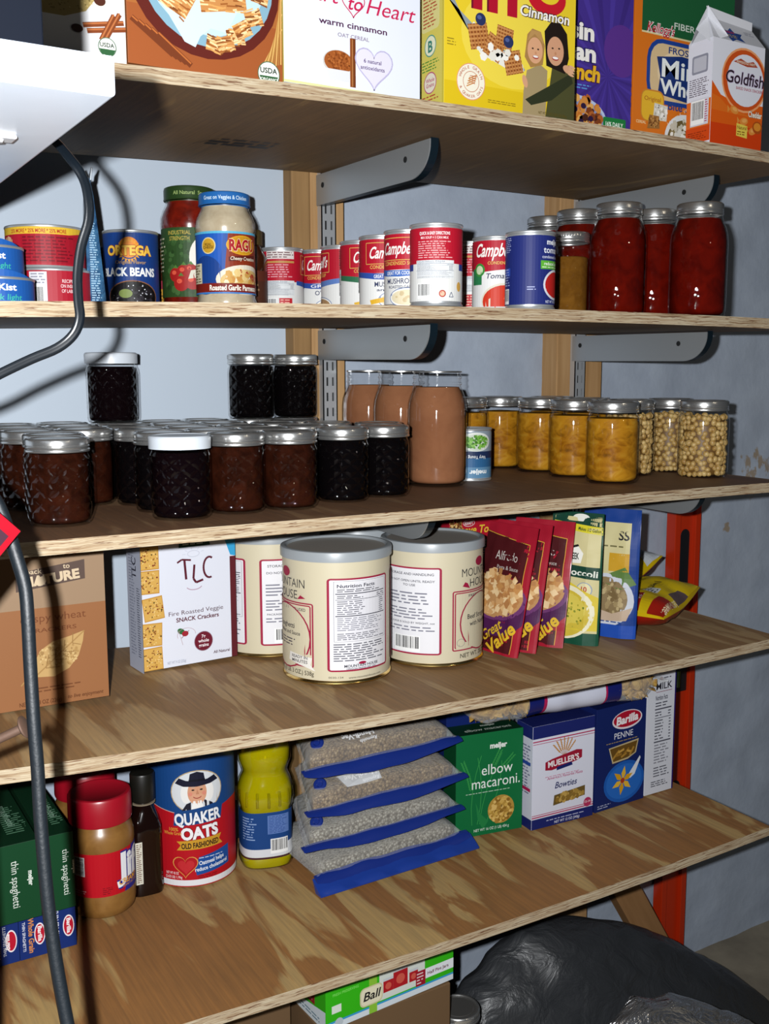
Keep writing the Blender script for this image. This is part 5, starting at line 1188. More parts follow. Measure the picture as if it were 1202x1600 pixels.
def alfredo(w, h):
    a = Art(); a.rect(0, 0, w, h, 'a0182c'); a.poly([(0, 4), (w - 12, 4), (w - 10, h - 26), (0, h - 14)], '4a1418'); a.line([(0, h - 15), (w - 10, h - 27), (w - 12, 4)], 1.1, 'd8a23a')
    a.text('Alfredo', w * .52, h - 56, 14, 'd6d0c8', w=48, bold=-.004); a.text('Pasta & Sauce', w * .58, h - 70, 6, 'b8b0aa', w=46)
    a.ell(w * .45, 66, 64, 40, '4a1a4a'); a.ell(w * .45, 84, 60, 34, '6a3468'); a.ell(w * .45, 88, 54, 34, 'b98a58'); a.blobs(w * .45, 94, 48, 34, 150, 6.5, ('d8b07a', 'c08a50', 'e6c898', 'b07a48', 'cfa06a'), 4, 4)
    a.text('Great', w * .52, 28, 16, 'd8b02a', w=44, rot=38, bold=.015, shear=.15); a.text('Value', w * .74, 18, 20, 'd8b02a', w=62, rot=46, bold=.03, shear=.1)
    return a
PG = 'dark red pasta pouches leaning in a fan'
for k, (p, q, lb) in enumerate((((.197, .122), (.186, .222), 'dark red pasta pouch in front of the fan, next to the big tin'), ((.238, .124), (.214, .226), 'dark red pasta pouch in the middle of the fan of three'), ((.296, .128), (.258, .226), 'dark red pasta pouch at the back of the fan, against the broccoli soup pouch'))):
    pouch('pasta_pouch', lb, p, q, zs(3, p[0], .17) + .002, .107, .200, (12, 11, 10)[k], 'a0182c', alfredo(107, 200), PG, .008)
a = Art(); a.rect(0, 0, 92, 212, '0f4a34'); a.rect(5, 20, 86, 206, 'd0c692'); a.poly([(0, 196), (92, 188), (92, 212), (0, 212)], '123f30'); a.poly([(4, 186), (88, 178), (88, 190), (4, 197)], 'd8cc2c'); a.text('Just Add Water', 24, 188, 5, '1c3a24', w=34, rot=-5, bold=.02); a.text('Makes 1/2 Gallon', 66, 183, 5, '1c3a24', w=38, rot=-5, bold=.02); a.ell(50, 204, 14, 6, 'e6e6dc')
a.poly([(16, 150), (50, 160), (60, 148), (56, 132), (14, 130)], 'eeeee4'); a.poly([(16, 152), (50, 162), (52, 159), (18, 148)], '1c1c1c'); a.text("BEAR CREEK", 34, 138, 10, '1f2a22', w=38, bold=.03)
a.poly([(5, 112), (88, 106), (88, 126), (5, 130)], '123f30'); a.text('Broccoli', 54, 112, 10, 'e6e8dc', w=60, bold=.02, rot=-3); a.ell(64, 90, 13, 12, '8a9ab0'); a.ell(64, 90, 11.5, 10.8, 'e0d8a8'); a.text('10', 64, 87, 8, 'b8482c', bold=.03)
a.poly([(5, 24), (86, 24), (86, 78), (40, 100), (5, 104)], 'd8c23a'); a.ell(30, 52, 52, 44, 'e9e4c4'); a.ell(28, 50, 47, 39, 'cdb63c'); a.ell(28, 56, 40, 28, 'd6c452'); a.blobs(30, 52, 38, 30, 46, 1.8, ('6a7a24', '8a9030', 'b0a83a'), 4)
pouch('soup_pouch', 'green and yellow broccoli soup pouch with wide sealed edges', (.358, .112), (.3225, .192), zs(3, .34, .13) + .001, .088, .212, 3, '0f4a34', a, None, .012)
a = Art(); a.rect(0, 0, 100, 212, '123a86'); a.rect(34, 96, 84, 190, 'cfc592'); a.text('SS', 73, 162, 14, '1c1c24', bold=.02); a.fine(40, 148, 78, 154, 1, '6a643c', 4); a.poly([(50, 110), (84, 110), (84, 140), (50, 140)], 'c99a24'); a.poly([(30, 96), (78, 118), (96, 90), (70, 80)], '5a7a3a'); a.ell(48, 62, 46, 44, 'c8ccd6'); a.ell(46, 64, 38, 36, '8a7450'); a.blobs(46, 66, 34, 30, 60, 4, ('a08a60', '7a6440', 'b9a478'), 4); a.poly([(20, 24), (84, 30), (92, 52), (60, 40), (30, 46)], 'c0a890'); a.rect(0, 0, 100, 22, '1b4aa8'); a.fine(20, 24, 86, 29, 1, '2a4a8a', 4)
pouch('soup_pouch', 'blue soup pouch with a white tureen, behind the broccoli pouch', (.440, .112), (.398, .200), zs(3, .42, .14) + .001, .098, .212, 3, '10357c', a, None, .011)
# chocolate chip bags
def choc(label, loc, rz, rx, s, art):
    t = thing('chocolate_chip_bag', label, 'bag', loc, rz, 'yellow chocolate chip bags')
    t.rotation_euler = (0, rx, rz)
    bm = bmesh.new(); N, M = 20, 12; L, Wd = .175 * s, .115 * s; U = []; Dn = []
    def th(u, v): 
        return (max(0, 1 - (2 * u / L - 1) ** 4) ** .8) * (max(0, 1 - (2 * v / Wd - 1) ** 2) ** .5) * .026 * s + .0006
    def pt(u, v, sg, o=0):
        wv = .0030 * noise.noise(Vector((u * 40, v * 40, loc[0] * 20)))
        return Vector((u, v - Wd / 2, .027 * s + .05 * s * max(0, u / L - .45) ** 1.5 + sg * (th(u, v) + wv * (1 if th(u, v) > .004 else 0)) + o))
    U = [[bm.verts.new(pt(L * i / N, Wd * j / M, 1)) for j in range(M + 1)] for i in range(N + 1)]; Dn = [[bm.verts.new(pt(L * i / N, Wd * j / M, -1)) for j in range(M + 1)] for i in range(N + 1)]
    for i in range(N):
        for j in range(M): bm.faces.new((U[i][j], U[i + 1][j], U[i + 1][j + 1], U[i][j + 1])).material_index = 0; bm.faces.new((Dn[i][j], Dn[i][j + 1], Dn[i + 1][j + 1], Dn[i + 1][j])).material_index = 1
        for j in (0, M): bm.faces.new((U[i][j], U[i + 1][j], Dn[i + 1][j], Dn[i][j]))
    for i in (0, N):
        for j in range(M): bm.faces.new((U[i][j], U[i][j + 1], Dn[i][j + 1], Dn[i][j]))
    bmesh.ops.recalc_face_normals(bm, faces=bm.faces[:])
    obj('foil_bag', bm, [mat('yellow_foil', 'c9a908', .25, 0, .5), mat('red_foil', '9c1d10', .25, 0, .5)], t, 60)
    art.build('bag_print', t, lambda u, v, o: pt(u * s, v * s, 1, o), [.175 * i / 30 for i in range(1, 30)], z0=.0008, clip=(1, 1, 174, 114), vcuts=[.115 * i / 16 for i in range(1, 16)])
    return t
a = Art(); a.rect(2, 2, 172, 112, 'cdb010'); a.rect(2, 2, 60, 30, '9c1d10'); a.text('Semi-Sweet', 42, 10, 12, 'e8d8b0', w=60, rot=180); a.text('Nestle', 104, 62, 13, '201a18', w=40, rot=180, bold=.02); a.rrect(66, 38, 92, 62, 3, 'd6dada'); a.fine(68, 40, 90, 60, 4, '2a2a34', 4); a.poly([(4, 44), (52, 52), (52, 70), (4, 66)], '8a1616'); a.text('Toll House', 28, 56, 7, 'dcd0c0', w=40, rot=184); a.poly([(4, 76), (60, 74), (56, 84), (4, 88)], '9aa0a4'); a.rect(120, 98, 150, 112, 'd8c238'); a.poly([(70, 2), (120, 2), (112, 18), (78, 22)], '5a4a4c')
choc('yellow chocolate chip bag lying in front, its sealed end pointing to the wall', (.462, .150, zs(3, .52, .2) + .002), radians(24), 0, 1.05, a)
a = Art(); a.rect(2, 2, 172, 112, 'c4a80c'); a.poly([(20, 60), (80, 56), (84, 84), (16, 86)], '8a1616'); a.text('Toll House', 52, 66, 9, 'd8ccbc', w=54); a.poly([(10, 88), (90, 84), (90, 112), (4, 112)], 'd0d2d4'); a.text('Nestle', 48, 92, 14, '1c1c28', w=60, bold=.03); a.poly([(128, 2), (172, 2), (172, 40), (150, 60)], 'b9bec4')
choc('yellow and white chocolate chip bag lying behind the other, corner raised', (.512, .316, zs(3, .53, .28) + .006), radians(8), radians(-12), .98, a)
# ================================================================== lowest shelf
bg = 'blue spaghetti boxes lying end-on'
def barilla_end(whole, wd):
    a = Art(); m = wd; a.rect(0, 0, m, 61, '122a6a'); a.ell(m * .74, 30, m * .20, 15, 'e6dfe2'); a.ell(m * .74, 30, m * .165, 13, 'b3142c'); a.text('Barilla', m * .74 - 2.2, 30, 5, 'f0ecec', w=21, rot=-90 if not whole == 2 else 90, bold=.03)
    if whole: a.text('Whole Grain', m * .34, 31, 6.5, 'c9844a', w=48, rot=-90 if whole == 1 else 90, bold=.03, shear=.1); a.text('THIN SPAGHETTI', m * .12 if whole == 1 else m * .56, 31, 3.6, 'd8dce8', w=40, rot=-90 if whole == 1 else 90)
    else: a.text('THIN SPAGHETTI', m * .24, 31, 6, 'd8dce8', w=50, rot=-90)
    return a
for (p, q, wh, lb) in (((-.5625, .215), (-.5270, .215), 2, 'blue spaghetti box end at the picture edge, under the first green box'), ((-.5258, .218), (-.4912, .218), 1, 'blue whole grain spaghetti box end in the middle, behind the cable'), ((-.4898, .222), (-.453, .222), 0, 'blue thin spaghetti box end beside the peanut butter jar')):
    t, W = carton('spaghetti_box', lb, 'box', p, q, .255, .0615, '10255f', bg, n=4)
    barilla_end(wh, W * 1000).build('end_print', t, on_face('front'))
gg = 'green spaghetti boxes lying on the blue ones'
for (p, q, lb, y) in (((-.5635, .197), (-.5005, .197), 'green spaghetti box at the picture edge, on top of the blue boxes', 0), ((-.4935, .205), (-.4555, .205), 'green spaghetti box behind the cable, on top of the blue boxes', 1)):
    z = max(zs(4, p[0], .2), zs(4, p[0], .42)) + .0635
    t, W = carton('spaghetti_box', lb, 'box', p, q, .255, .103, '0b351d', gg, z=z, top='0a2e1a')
    a = Art(); m = W * 1000; a.rect(0, 0, m, 103, '0d3f22'); a.text('thin spaghetti', m * (.46 if y == 0 else .62), 50, 9 if y == 0 else 8, 'd2dad0', w=62, rot=-90, bold=.0); a.text('meijer', m * (.78 if y == 0 else .95), 54, 5.5, 'd2dad0', w=20, rot=-90, bold=.04); a.fine(m * .16, 10, m * .2, 90, 30, '7a9a84', 4); a.rect(m * .1, 86, m * .2, 102, 'b9c4bc')
    a.build('end_print', t, on_face('front'), clip=(.2, .2, m - .2, 102.8))
    b = Art(); b.text('spaghetti', m * .6, 90, 9, '8aa894', w=70, rot=-90); b.fine(m * .5, 30, m * .95, 120, 14, '5d8a6c', 5); b.build('top_print', t, on_face('top', h=.103), clip=(.2, .2, m - .2, 254))
# peanut butter
PB = mottled('peanut_butter', '7a5326', '8f6633', 30, .3, .5); REDCAP = mat('red_cap', 'a30f22', .35, 0, .5)
def pbjar(x, y, label, off=0):
    R, H = .0455, .172; t = thing('peanut_butter_jar', label, 'jar', (x, y, zup(4, x, y)), face_cam(x, y, off), 'red-capped peanut butter jars')
    obj('plastic_jar', lathe([(0, .003), (R - .010, .001), (R - .006, 0), (R - .002, .004), (R, .013), (R + .0006, .030), (R, .033), (R, .098), (R + .0006, .101), (R, .112), (R - .003, .123), (R - .008, .131), (R - .009, .136)], 56), PB, t, 45)
    obj('screw_cap', lathe([(R - .004, .132), (R - .0022, .1325), (R - .0018, .135), (R - .0022, H - .004), (R - .0035, H - .001), (R - .006, H), (R - .009, H - .0006), (R - .011, H - .002), (0, H - .002)], 140, knurl=(.134, H - .003, .0003)), REDCAP, t, 35)
    a = Art(); C_ = 286; a.rect(-C_ / 2, 34, C_ / 2, 97, 'b8101f'); a.bars(-40, 64, -20, 92, 4, vert=True); a.poly([(36, 34), (80, 34), (80, 97), (52, 97)], '2a2a86')
    a.text('Jif', 46, 56, 34, 'eef0f4', w=44, bold=.05, out='2a2a86', ow=.8); a.text('CREAMY', 46, 46, 7.5, 'e0a034', w=38, bold=.03); a.text('PEANUT BUTTER', 48, 41, 3.4, 'c98a34', w=30); a.fine(4, 37, 18, 48, 4, '7d0b16', 4); a.fine(-38, 38, -14, 44, 2, 'dca0a4', 5)
    a.build('label_print', t, on_cyl(R), cyl_cuts(R), z0=.0004)
pbjar(-.391, .312, 'red-capped jar of peanut butter standing in front of its twin', -6)
pbjar(-.386, .409, 'red-capped peanut butter jar behind, only its lid and shoulder showing', 30)
# brown bottle
t = thing('sauce_bottle', 'narrow dark brown bottle with a black cap between peanut butter and oats', 'bottle', (-.324, .328, zup(4, -.324, .328, .02)), face_cam(-.324, .328, 14))
def sqlathe(prof, n=40, p=4.0):
    bm = bmesh.new(); rings = []
    for (r, z, sq) in prof:
        ring = []
        for i in range(n):
            a = 2 * pi * i / n; c_, s_ = cos(a), sin(a); k = 1 / ((abs(c_) ** p + abs(s_) ** p) ** (1 / p)); rr = r * (1 + (k - 1) * sq); ring.append(bm.verts.new((rr * c_, rr * s_, z)))
        rings.append(ring)
    for A, B in zip(rings, rings[1:]):
        for i in range(n): bm.faces.new((A[i], A[(i + 1) % n], B[(i + 1) % n], B[i]))
    bm.faces.new(rings[0][::-1]); bm.faces.new(rings[-1]); bmesh.ops.recalc_face_normals(bm, faces=bm.faces[:]); return bm
DBR = mat('dark_brown_glass', '140705', .08, 0, .6)
obj('glass_body', sqlathe([(.018, 0, 1), (.0225, .002, 1), (.0235, .008, 1), (.0235, .020, 1), (.0228, .024, 1), (.0228, .088, 1), (.0235, .093, 1), (.0236, .104, .9), (.021, .116, .5), (.0165, .126, .2), (.014, .134, 0), (.0135, .146, 0)]), DBR, t, 50)
obj('screw_cap', lathe([(.0135, .140), (.0172, .141), (.0178, .143), (.0178, .180), (.0168, .1825), (.012, .1828), (0, .1815)], 80, knurl=(.144, .179, .0004)), mat('black_cap', '15140f', .4), t, 35)
obj('neck_ring', lathe([(.0140, .1372), (.0178, .1372), (.0178, .1386), (.0140, .1386)], 40), mat('cream_ring', '8d7f6a', .5), t, 35)
a = Art(); a.rect(-19, 22, -9, 86, 'd8d4c4'); a.fine(-18, 24, -10, 84, 20, '6a4a3a', 4)
a.build('label_print', t, lambda u, v, o: (u, -.0231 - o, v))
# oats canister
R, H = .0645, .205
t = thing('oats_canister', 'red and blue cardboard canister of oats with a hatted man in an oval', 'canister', (-.2365, .362, zup(4, -.2365, .362, .06)), face_cam(-.2365, .362, -2))
obj('cardboard_tube', lathe([(0, .002), (R - .002, .002), (R - .001, 0), (R + .0006, .0004), (R + .0006, .004), (R, .005), (R, H - .006), (0, H - .006)], 72), mat('label_paper', 'b3141c', .4, 0, .4), t, 35)
obj('plastic_lid', lathe([(R - .001, H - .010), (R + .0012, H - .010), (R + .0014, H - .002), (R + .0004, H), (R - .003, H), (R - .005, H - .003), (0, H - .003)], 72), mat('blue_lid', '17407c', .4), t, 35)
C_ = 2 * pi * R * 1000; a = Art(); a.rect(-C_ / 2, 2, C_ / 2, 11, 'e2e2e6'); a.rect(-C_ / 2, 11, C_ / 2, 195, 'b5121e'); a.poly([(-C_ / 2, 122), (-60, 122), (-22, 116), (30, 116), (70, 122), (C_ / 2, 122), (C_ / 2, 195), (-C_ / 2, 195)], '16437f'); a.line([(-C_ / 2, 122), (-60, 122), (-24, 116)], 1, 'd8b0a0')
a.ell(10, 148, 39, 33, 'b9a27a'); a.ell(10, 148, 37.5, 31.5, 'd6dade')
# man in a broad black hat, printed emblem
a.poly([(-14, 118), (-6, 130), (4, 134), (22, 134), (32, 128), (38, 120), (30, 117), (-6, 117)], '1c1c2a'); a.ell(-6, 146, 8, 15, 'eceae6'); a.ell(27, 146, 8, 15, 'eceae6'); a.ell(10, 147, 14, 19, 'd39a78'); a.ell(10, 138, 11, 8, 'd8a080'); a.poly([(4, 134), (16, 134), (20, 117), (0, 117)], 'f2f0ec')
a.ell(4, 151, 2.2, 1.2, '2c2420'); a.ell(16, 151, 2.2, 1.2, '2c2420'); a.line([(1, 155), (7, 155.5)], 1.1, 'b9a89a'); a.line([(13, 155.5), (19, 155)], 1.1, 'b9a89a'); a.poly([(10, 152), (13, 144), (8, 144)], 'be8464'); a.arc(10, 142, 6, 4, 200, 340, 1.3, '9a3a34'); a.ell(0, 145, 3, 3, 'd88a74'); a.ell(20, 145, 3, 3, 'd88a74')
a.poly([(-22, 162), (-16, 170), (-6, 166), (10, 164), (26, 166), (36, 170), (42, 162), (30, 158), (10, 156), (-10, 157)], '16182c'); a.poly([(-2, 164), (0, 176), (10, 179), (20, 176), (22, 164)], '16182c'); a.poly([(-2, 164), (22, 164), (22, 167), (-2, 167)], '0c0e1c')
a.poly([(-26, 96), (46, 100), (50, 122), (36, 126), (-24, 118)], '16437f'); a.text('QUAKER', 11, 99, 17, 'eceef2', w=70, bold=.035, rot=3, out='0e2a58', ow=.5)
a.text('OATS', 13, 76, 17, 'f0eef0', w=56, bold=.05, rot=3, out='6d0b18', ow=.6); a.text('100%', -26, 88, 5, 'd89a3a', w=14); a.text('Whole Grain', -28, 82, 5, 'd89a3a', w=28)
a.poly([(-22, 58), (-16, 66), (-22, 72), (46, 76), (42, 68), (48, 60)], 'c9962c'); a.text('OLD FASHIONED', 13, 61.5, 8, '2c1a14', w=56, bold=.035, rot=2)
a.poly([(6, 18), (60, 24), (60, 54), (10, 46), (4, 30)], '1b4c96'); a.text('Oatmeal helps', 30, 35, 6, 'e6ecf2', w=40, rot=5, bold=.02); a.text('reduce cholesterol', 30, 26, 6, 'e6ecf2', w=52, rot=5, bold=.02); a.fine(10, 43, 52, 46, 1, 'c9d6e6', 3)
a.heart(-10, 34, 20, 'd8a24a'); a.heart(-10, 34, 18.6, 'b01420'); a.heart(-9, 33, 13, 'c22a30'); a.fine(8, 12, 44, 18, 2, '7d0a14', 5); a.text('NET WT 42 OZ', -30, 20, 4, 'ead6d6', w=20); a.text('(2.625 LB) 1.19kg', -28, 14, 4, 'ead6d6', w=26)
a.build('label_print', t, on_cyl(R), cyl_cuts(R, step=radians(5)), z0=.0008)
# oil bottle
kx = NT('yellow_oil'); kx.b.inputs['Base Color'].default_value = lin('fff008') + (1,); kx.b.inputs['Roughness'].default_value = .1; kx.b.inputs['Transmission Weight'].default_value = .55; kx.b.inputs['IOR'].default_value = 1.3; kx.b.inputs['Subsurface Weight'].default_value = .3; kx.b.inputs['Subsurface Radius'].default_value = (.02, .015, .002)
OILG = glass('ribbed_clear_plastic', None, (.95, .95, .8), 1.4)
t = thing('oil_bottle', 'clear ribbed plastic bottle of yellow cooking oil with a blue label', 'bottle', (-.1265, .336, zup(4, -.1265, .336)), face_cam(-.1265, .336, 8))
prof = [(.030, 0, .6), (.040, .003, .7), (.0425, .010, .7), (.0425, .020, .7), (.0405, .024, .7), (.0405, .094, .7), (.0430, .099, .6), (.0445, .112, .5), (.0440, .124, .4), (.0405, .136, .2), (.0365, .145, .1), (.0355, .150, .1), (.0375, .157, .1), (.0415, .168, .1), (.0420, .185, .1), (.037, .206, 0), (.026, .226, 0), (.0165, .238, 0), (.0145, .252, 0)]
obj('plastic_shell', sqlathe(prof, 56), OILG, t, 50)
obj('oil_filling', sqlathe([(r - .0025, z + (.002 if i == 0 else 0), s) for i, (r, z, s) in enumerate(prof[:-2])], 56), kx.m, t, 50)
rb = bmesh.new()
for k in range(16):
    an = 2 * pi * k / 16; tube([(.0452 * cos(an) * (1.0), .0452 * sin(an), .103), (.0455 * cos(an), .0455 * sin(an), .114), (.0442 * cos(an), .0442 * sin(an), .126)], .0022, 8, rb)
obj('grip_ribs', rb, OILG, t, 60)['kind'] = 'stuff'
obj('screw_cap', lathe([(.0145, .244), (.0195, .245), (.0195, .262), (.018, .264), (0, .264)], 60), mat('yellow_cap', 'c9a91c', .4), t, 40)
a = Art(); a.ov = -11; a.rect(-66, 32, 66, 105, '17407c'); a.poly([(-66, 32), (66, 32), (66, 54), (30, 54), (4, 46), (-66, 46)], 'd6d8dc'); a.rect(-2, 70, 30, 100, '5a78b4'); a.fine(0, 71, 28, 99, 11, '2c4a8a', 4); a.bars(2, 38, 28, 62, 6); a.fine(-40, 60, -18, 98, 9, '8aa4cc', 5); a.rect(-66, 30, 66, 33, '4a1f3a')
def oilmap(u, v, o):
    an = u / .0405; c_, s_ = sin(an), -cos(an); k = 1 / ((abs(c_) ** 4 + abs(s_) ** 4) ** .25); r = .0405 * (1 + (k - 1) * .7) + .0005 + o; return (r * c_, r * s_, v)
a.build('label_print', t, oilmap, cyl_cuts(.0405, step=radians(5)))
# vacuum bags of rice
RICE = grainy('brown_rice', '9a7c52', 'd0b68a', 260, .55, (1, 2.6, 1), .0015); RICEW = grainy('white_rice', 'a8a290', 'd8d4c4', 280, .5, (1, 2.6, 1), .0012)
FILM = film('bag_film', .16, .05); BLUEZ = mat('blue_zip', '162c7a', .3, 0, .5); BLUEF = film('blue_film', .2, .55, (.07, .15, .42))
def rice_bag(label, x0, y0, z, L, Wd, th, rice, rz, valve, txt, zipw=.012, skew=0.36):
    t = thing('rice_bag', label, 'bag', (x0, y0, z), rz, 'zip bags of rice in a stack')
    N, M = 30, 18; ph = x0 * 37 + z * 91
    def hgt(u, v, sg, k=1.0):
        e = max(0, 1 - (2 * u / L - 1) ** 6) ** .6 * max(0, 1 - (2 * v / Wd - 1) ** 4) ** .55
        lump = .006 * noise.noise(Vector((u * 16 + ph, v * 16, z * 9))) * (1 if sg > 0 else .2)
        return th * .5 + sg * (th * .5 * e * (k if sg < 0 else 1) + (lump * e)) 
    def shape(k, ins, name, m):
        bm = bmesh.new(); Up = []; Lo = []
        for i in range(N + 1):
            a_, b_ = [], []
            for j in range(M + 1):
                u = ins + (L - 2 * ins) * i / N; v = ins + (Wd - 2 * ins) * j / M
                hu = hgt(u, v, 1) - ins * .12; hl = max(hgt(u, v, -1, .95) + ins * .12, .0006)
                a_.append(bm.verts.new((u + skew * v * (1 - u / L), v, max(hu, hl + .0004)))); b_.append(bm.verts.new((u + skew * v * (1 - u / L), v, hl)))
            Up.append(a_); Lo.append(b_)
        for i in range(N):
            for j in range(M): bm.faces.new((Up[i][j], Up[i + 1][j], Up[i + 1][j + 1], Up[i][j + 1])); bm.faces.new((Lo[i][j], Lo[i][j + 1], Lo[i + 1][j + 1], Lo[i + 1][j]))
            for j in (0, M): bm.faces.new((Up[i][j], Up[i + 1][j], Lo[i + 1][j], Lo[i][j]))
        for i in (0, N):
            for j in range(M): bm.faces.new((Up[i][j], Up[i][j + 1], Lo[i][j + 1], Lo[i][j]))
        bmesh.ops.recalc_face_normals(bm, faces=bm.faces[:]); return obj(name, bm, m, t, 180)
    shape(1, .012, 'rice_filling', rice)['kind'] = 'stuff'
    shape(1, 0.0, 'clear_bag', FILM)
    # blue zip strip along the front edge, with its flap
    bm = bmesh.new(); R1 = []; K = 24
    for i in range(K + 1):
        u = -.004 + (L + .010) * i / K; sag = -.006 * sin(pi * i / K) + .004 * noise.noise(Vector((u * 14 + ph, 0, 2)))
        zz = th * .5 + sag - .004
        zw = zipw * (.28 + .9 * sin(pi * i / K) ** .8) * (1 + .35 * noise.noise(Vector((u * 22, ph, 7)))); R1.append([bm.verts.new((u, .004, zz + zw * .55)), bm.verts.new((u, -.004, zz + zw * .35)), bm.verts.new((u, -.009, zz - zw * .5)), bm.verts.new((u, -.0075, zz - zw * .55)), bm.verts.new((u, .002, zz + zw * .1))])
    for A, B in zip(R1, R1[1:]):
        for q in range(5): bm.faces.new((A[q], A[(q + 1) % 5], B[(q + 1) % 5], B[q]))
    bm.faces.new(R1[0][::-1]); bm.faces.new(R1[-1]); bmesh.ops.recalc_face_normals(bm, faces=bm.faces[:])
    obj('zip_strip', bm, BLUEZ, t, 50)
    if valve:
        vv = obj('air_valve', lathe([(.004, .0004), (.0085, 0), (.0105, .0012), (.009, .003), (.0055, .0034), (.004, .0016), (0, .0016)], 28), BLUEZ, t, 40)
        u, v = .026, .030; vv.location = (u + skew * v, v, hgt(u, v, 1) + .001); vv.rotation_euler = (radians(28), radians(-38), 0)
    if txt:
        a = Art(); a.poly([(70, 9), (56, 33), (132, 33), (132, 9)], 'd2d4d6') if txt > 1 else None
        a.text('Handi-Vac', 98, 29, 10, 'ffffff', w=58, rot=180, bold=.04); a.text('Reynolds', 114, 15, 5, 'f2f4f6', w=30, rot=180, shear=.3)
        a.build('bag_print', t, lambda u, v, o: (u + skew * v * (1 - u / L), v, hgt(u, v, 1) + .0012 + o), [L * i / 24 for i in range(1, 24)])
    return t
zb = max(zs(4, a_, b_) for a_ in (-.11, 0, .17) for b_ in (.19, .38)) + .0004
rice_bag('lowest rice bag of the stack, its wide blue zip flap at the front', -.104, .203, zb, .272, .17, .046, RICEW, radians(1.2), False, 0, .020, .0)
rice_bag('second rice bag from the bottom, white rice with a blue valve ring', -.120, .212, zb + .0465, .282, .16, .048, RICEW, radians(.5), True, 0, .012)
rice_bag('third rice bag from the bottom, brown rice with a white printed patch', -.114, .212, zb + .0955, .280, .16, .058, RICE, radians(0), True, 2, .014)
rice_bag('topmost rice bag of the stack, brown rice close under the shelf above', -.118, .212, zb + .1545, .272, .16, .066, RICE, radians(0), True, 1, .017)
# flap of the lowest bag lying on the shelf
fo = bpy.data.objects['rice_bag']
bm = bmesh.new(); K = 24; P_ = []
for i in range(K + 1):
    u = -.006 + .292 * i / K; P_.append([bm.verts.new((u, .004, .020 + .002 * sin(u * 60))), bm.verts.new((u, -.012, .009 + .0015 * sin(u * 90))), bm.verts.new((u, -.022, .0035)), bm.verts.new((u, -.022, .0012)), bm.verts.new((u, -.006, .0012))])
for A, B in zip(P_, P_[1:]):
    for q in range(5): bm.faces.new((A[q], A[(q + 1) % 5], B[(q + 1) % 5], B[q]))
bm.faces.new(P_[0][::-1]); bm.faces.new(P_[-1]); bmesh.ops.recalc_face_normals(bm, faces=bm.faces[:]); obj('zip_flap', bm, mat('blue_zip', '1c3a8e', .3, 0, .5), fo, 60)
# rice mix box behind
t, W = carton('rice_mix_box', 'narrow tan rice mix box wedged behind the rice bags and green macaroni box', 'box', (.210, .372), (.275, .372), .04, .185, 'b39468', None, n=4)
a = Art(); a.rect(0, 0, 65, 185, 'b99a70'); a.rect(18, 146, 44, 172, '7a1c1c'); a.text('RICE', 31, 160, 8, 'e8dcc8', w=21, bold=.04); a.text('RONI', 31, 149, 8, 'e8dcc8', w=22, bold=.04); a.fine(16, 124, 44, 140, 4, '7a5a3a', 3); a.rect(14, 108, 44, 122, '9c4a2a'); a.fine(14, 20, 44, 100, 10, '8d6d48', 4); a.rect(40, 10, 46, 60, 'c9c4b4')
a.build('front_print', t, on_face('front'), clip=(.2, .2, W * 1000 - .2, 184))
# green macaroni box
pgp = 'pasta boxes on the lowest shelf'
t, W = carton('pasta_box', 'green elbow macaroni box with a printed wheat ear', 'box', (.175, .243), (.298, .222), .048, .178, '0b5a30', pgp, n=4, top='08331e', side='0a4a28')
a = Art(); m = W * 1000; a.rect(0, 0, m, 178, '0c6838'); 
for sx, sy, an in ((40, 20, 76), (30, 20, 96), (56, 20, 62), (44, 20, 84)):
    pts = [(sx + q * 120 * cos(radians(an + 14 * q * (1 if an < 80 else -1))), sy + q * 120 * sin(radians(an))) for q in (0, .25, .5, .75, 1)]
    a.line(pts, .9, '3a9a4c')
for bx, by, an in ((22, 108, 112), (28, 84, 104), (70, 122, 62), (88, 116, 44)):
    for k in range(7):
        for sg in (-1, 1):
            px_, py_ = bx + k * 4.2 * cos(radians(an)), by + k * 4.2 * sin(radians(an)); a.ell(px_ + 2.4 * sg * sin(radians(an)), py_ - 2.4 * sg * cos(radians(an)), 3.4, 1.2, '2f8a44', an - sg * 22, 10)
a.poly([(50, 10), (40, 30), (36, 60), (44, 40), (60, 24), (78, 60), (62, 26)], '1f7a40')
a.text('meijer', 78, 150, 9, 'e2e8e2', w=32, bold=.045); a.text('elbow', 76, 105, 18, 'e8ece8', w=58, bold=.0); a.text('macaroni.', 74, 83, 18, 'e8ece8', w=90, bold=.0); a.fine(18, 74, 106, 77, 1, 'b0c8b4', 4); a.ell(84, 41, 25, 25, 'b08a3c'); a.blobs(84, 41, 22, 22, 90, 3.4, ('c9a350', '8a6424', 'd8b468', 'a57c34'), 5, 8); a.text('NET WT 16 OZ (1 LB) 454 g', 66, 8, 4.6, 'd2ddd2', w=66)
a.build('front_print', t, on_face('front'), clip=(.2, .2, m - .2, 177.8))
b = Art(); b.text('elbow macaroni', 66, 12, 10, 'c9d6c9', w=86); b.text('meijer', 74, 30, 7, 'c9d6c9', w=28, bold=.04); b.build('top_print', t, on_face('top', h=.178))
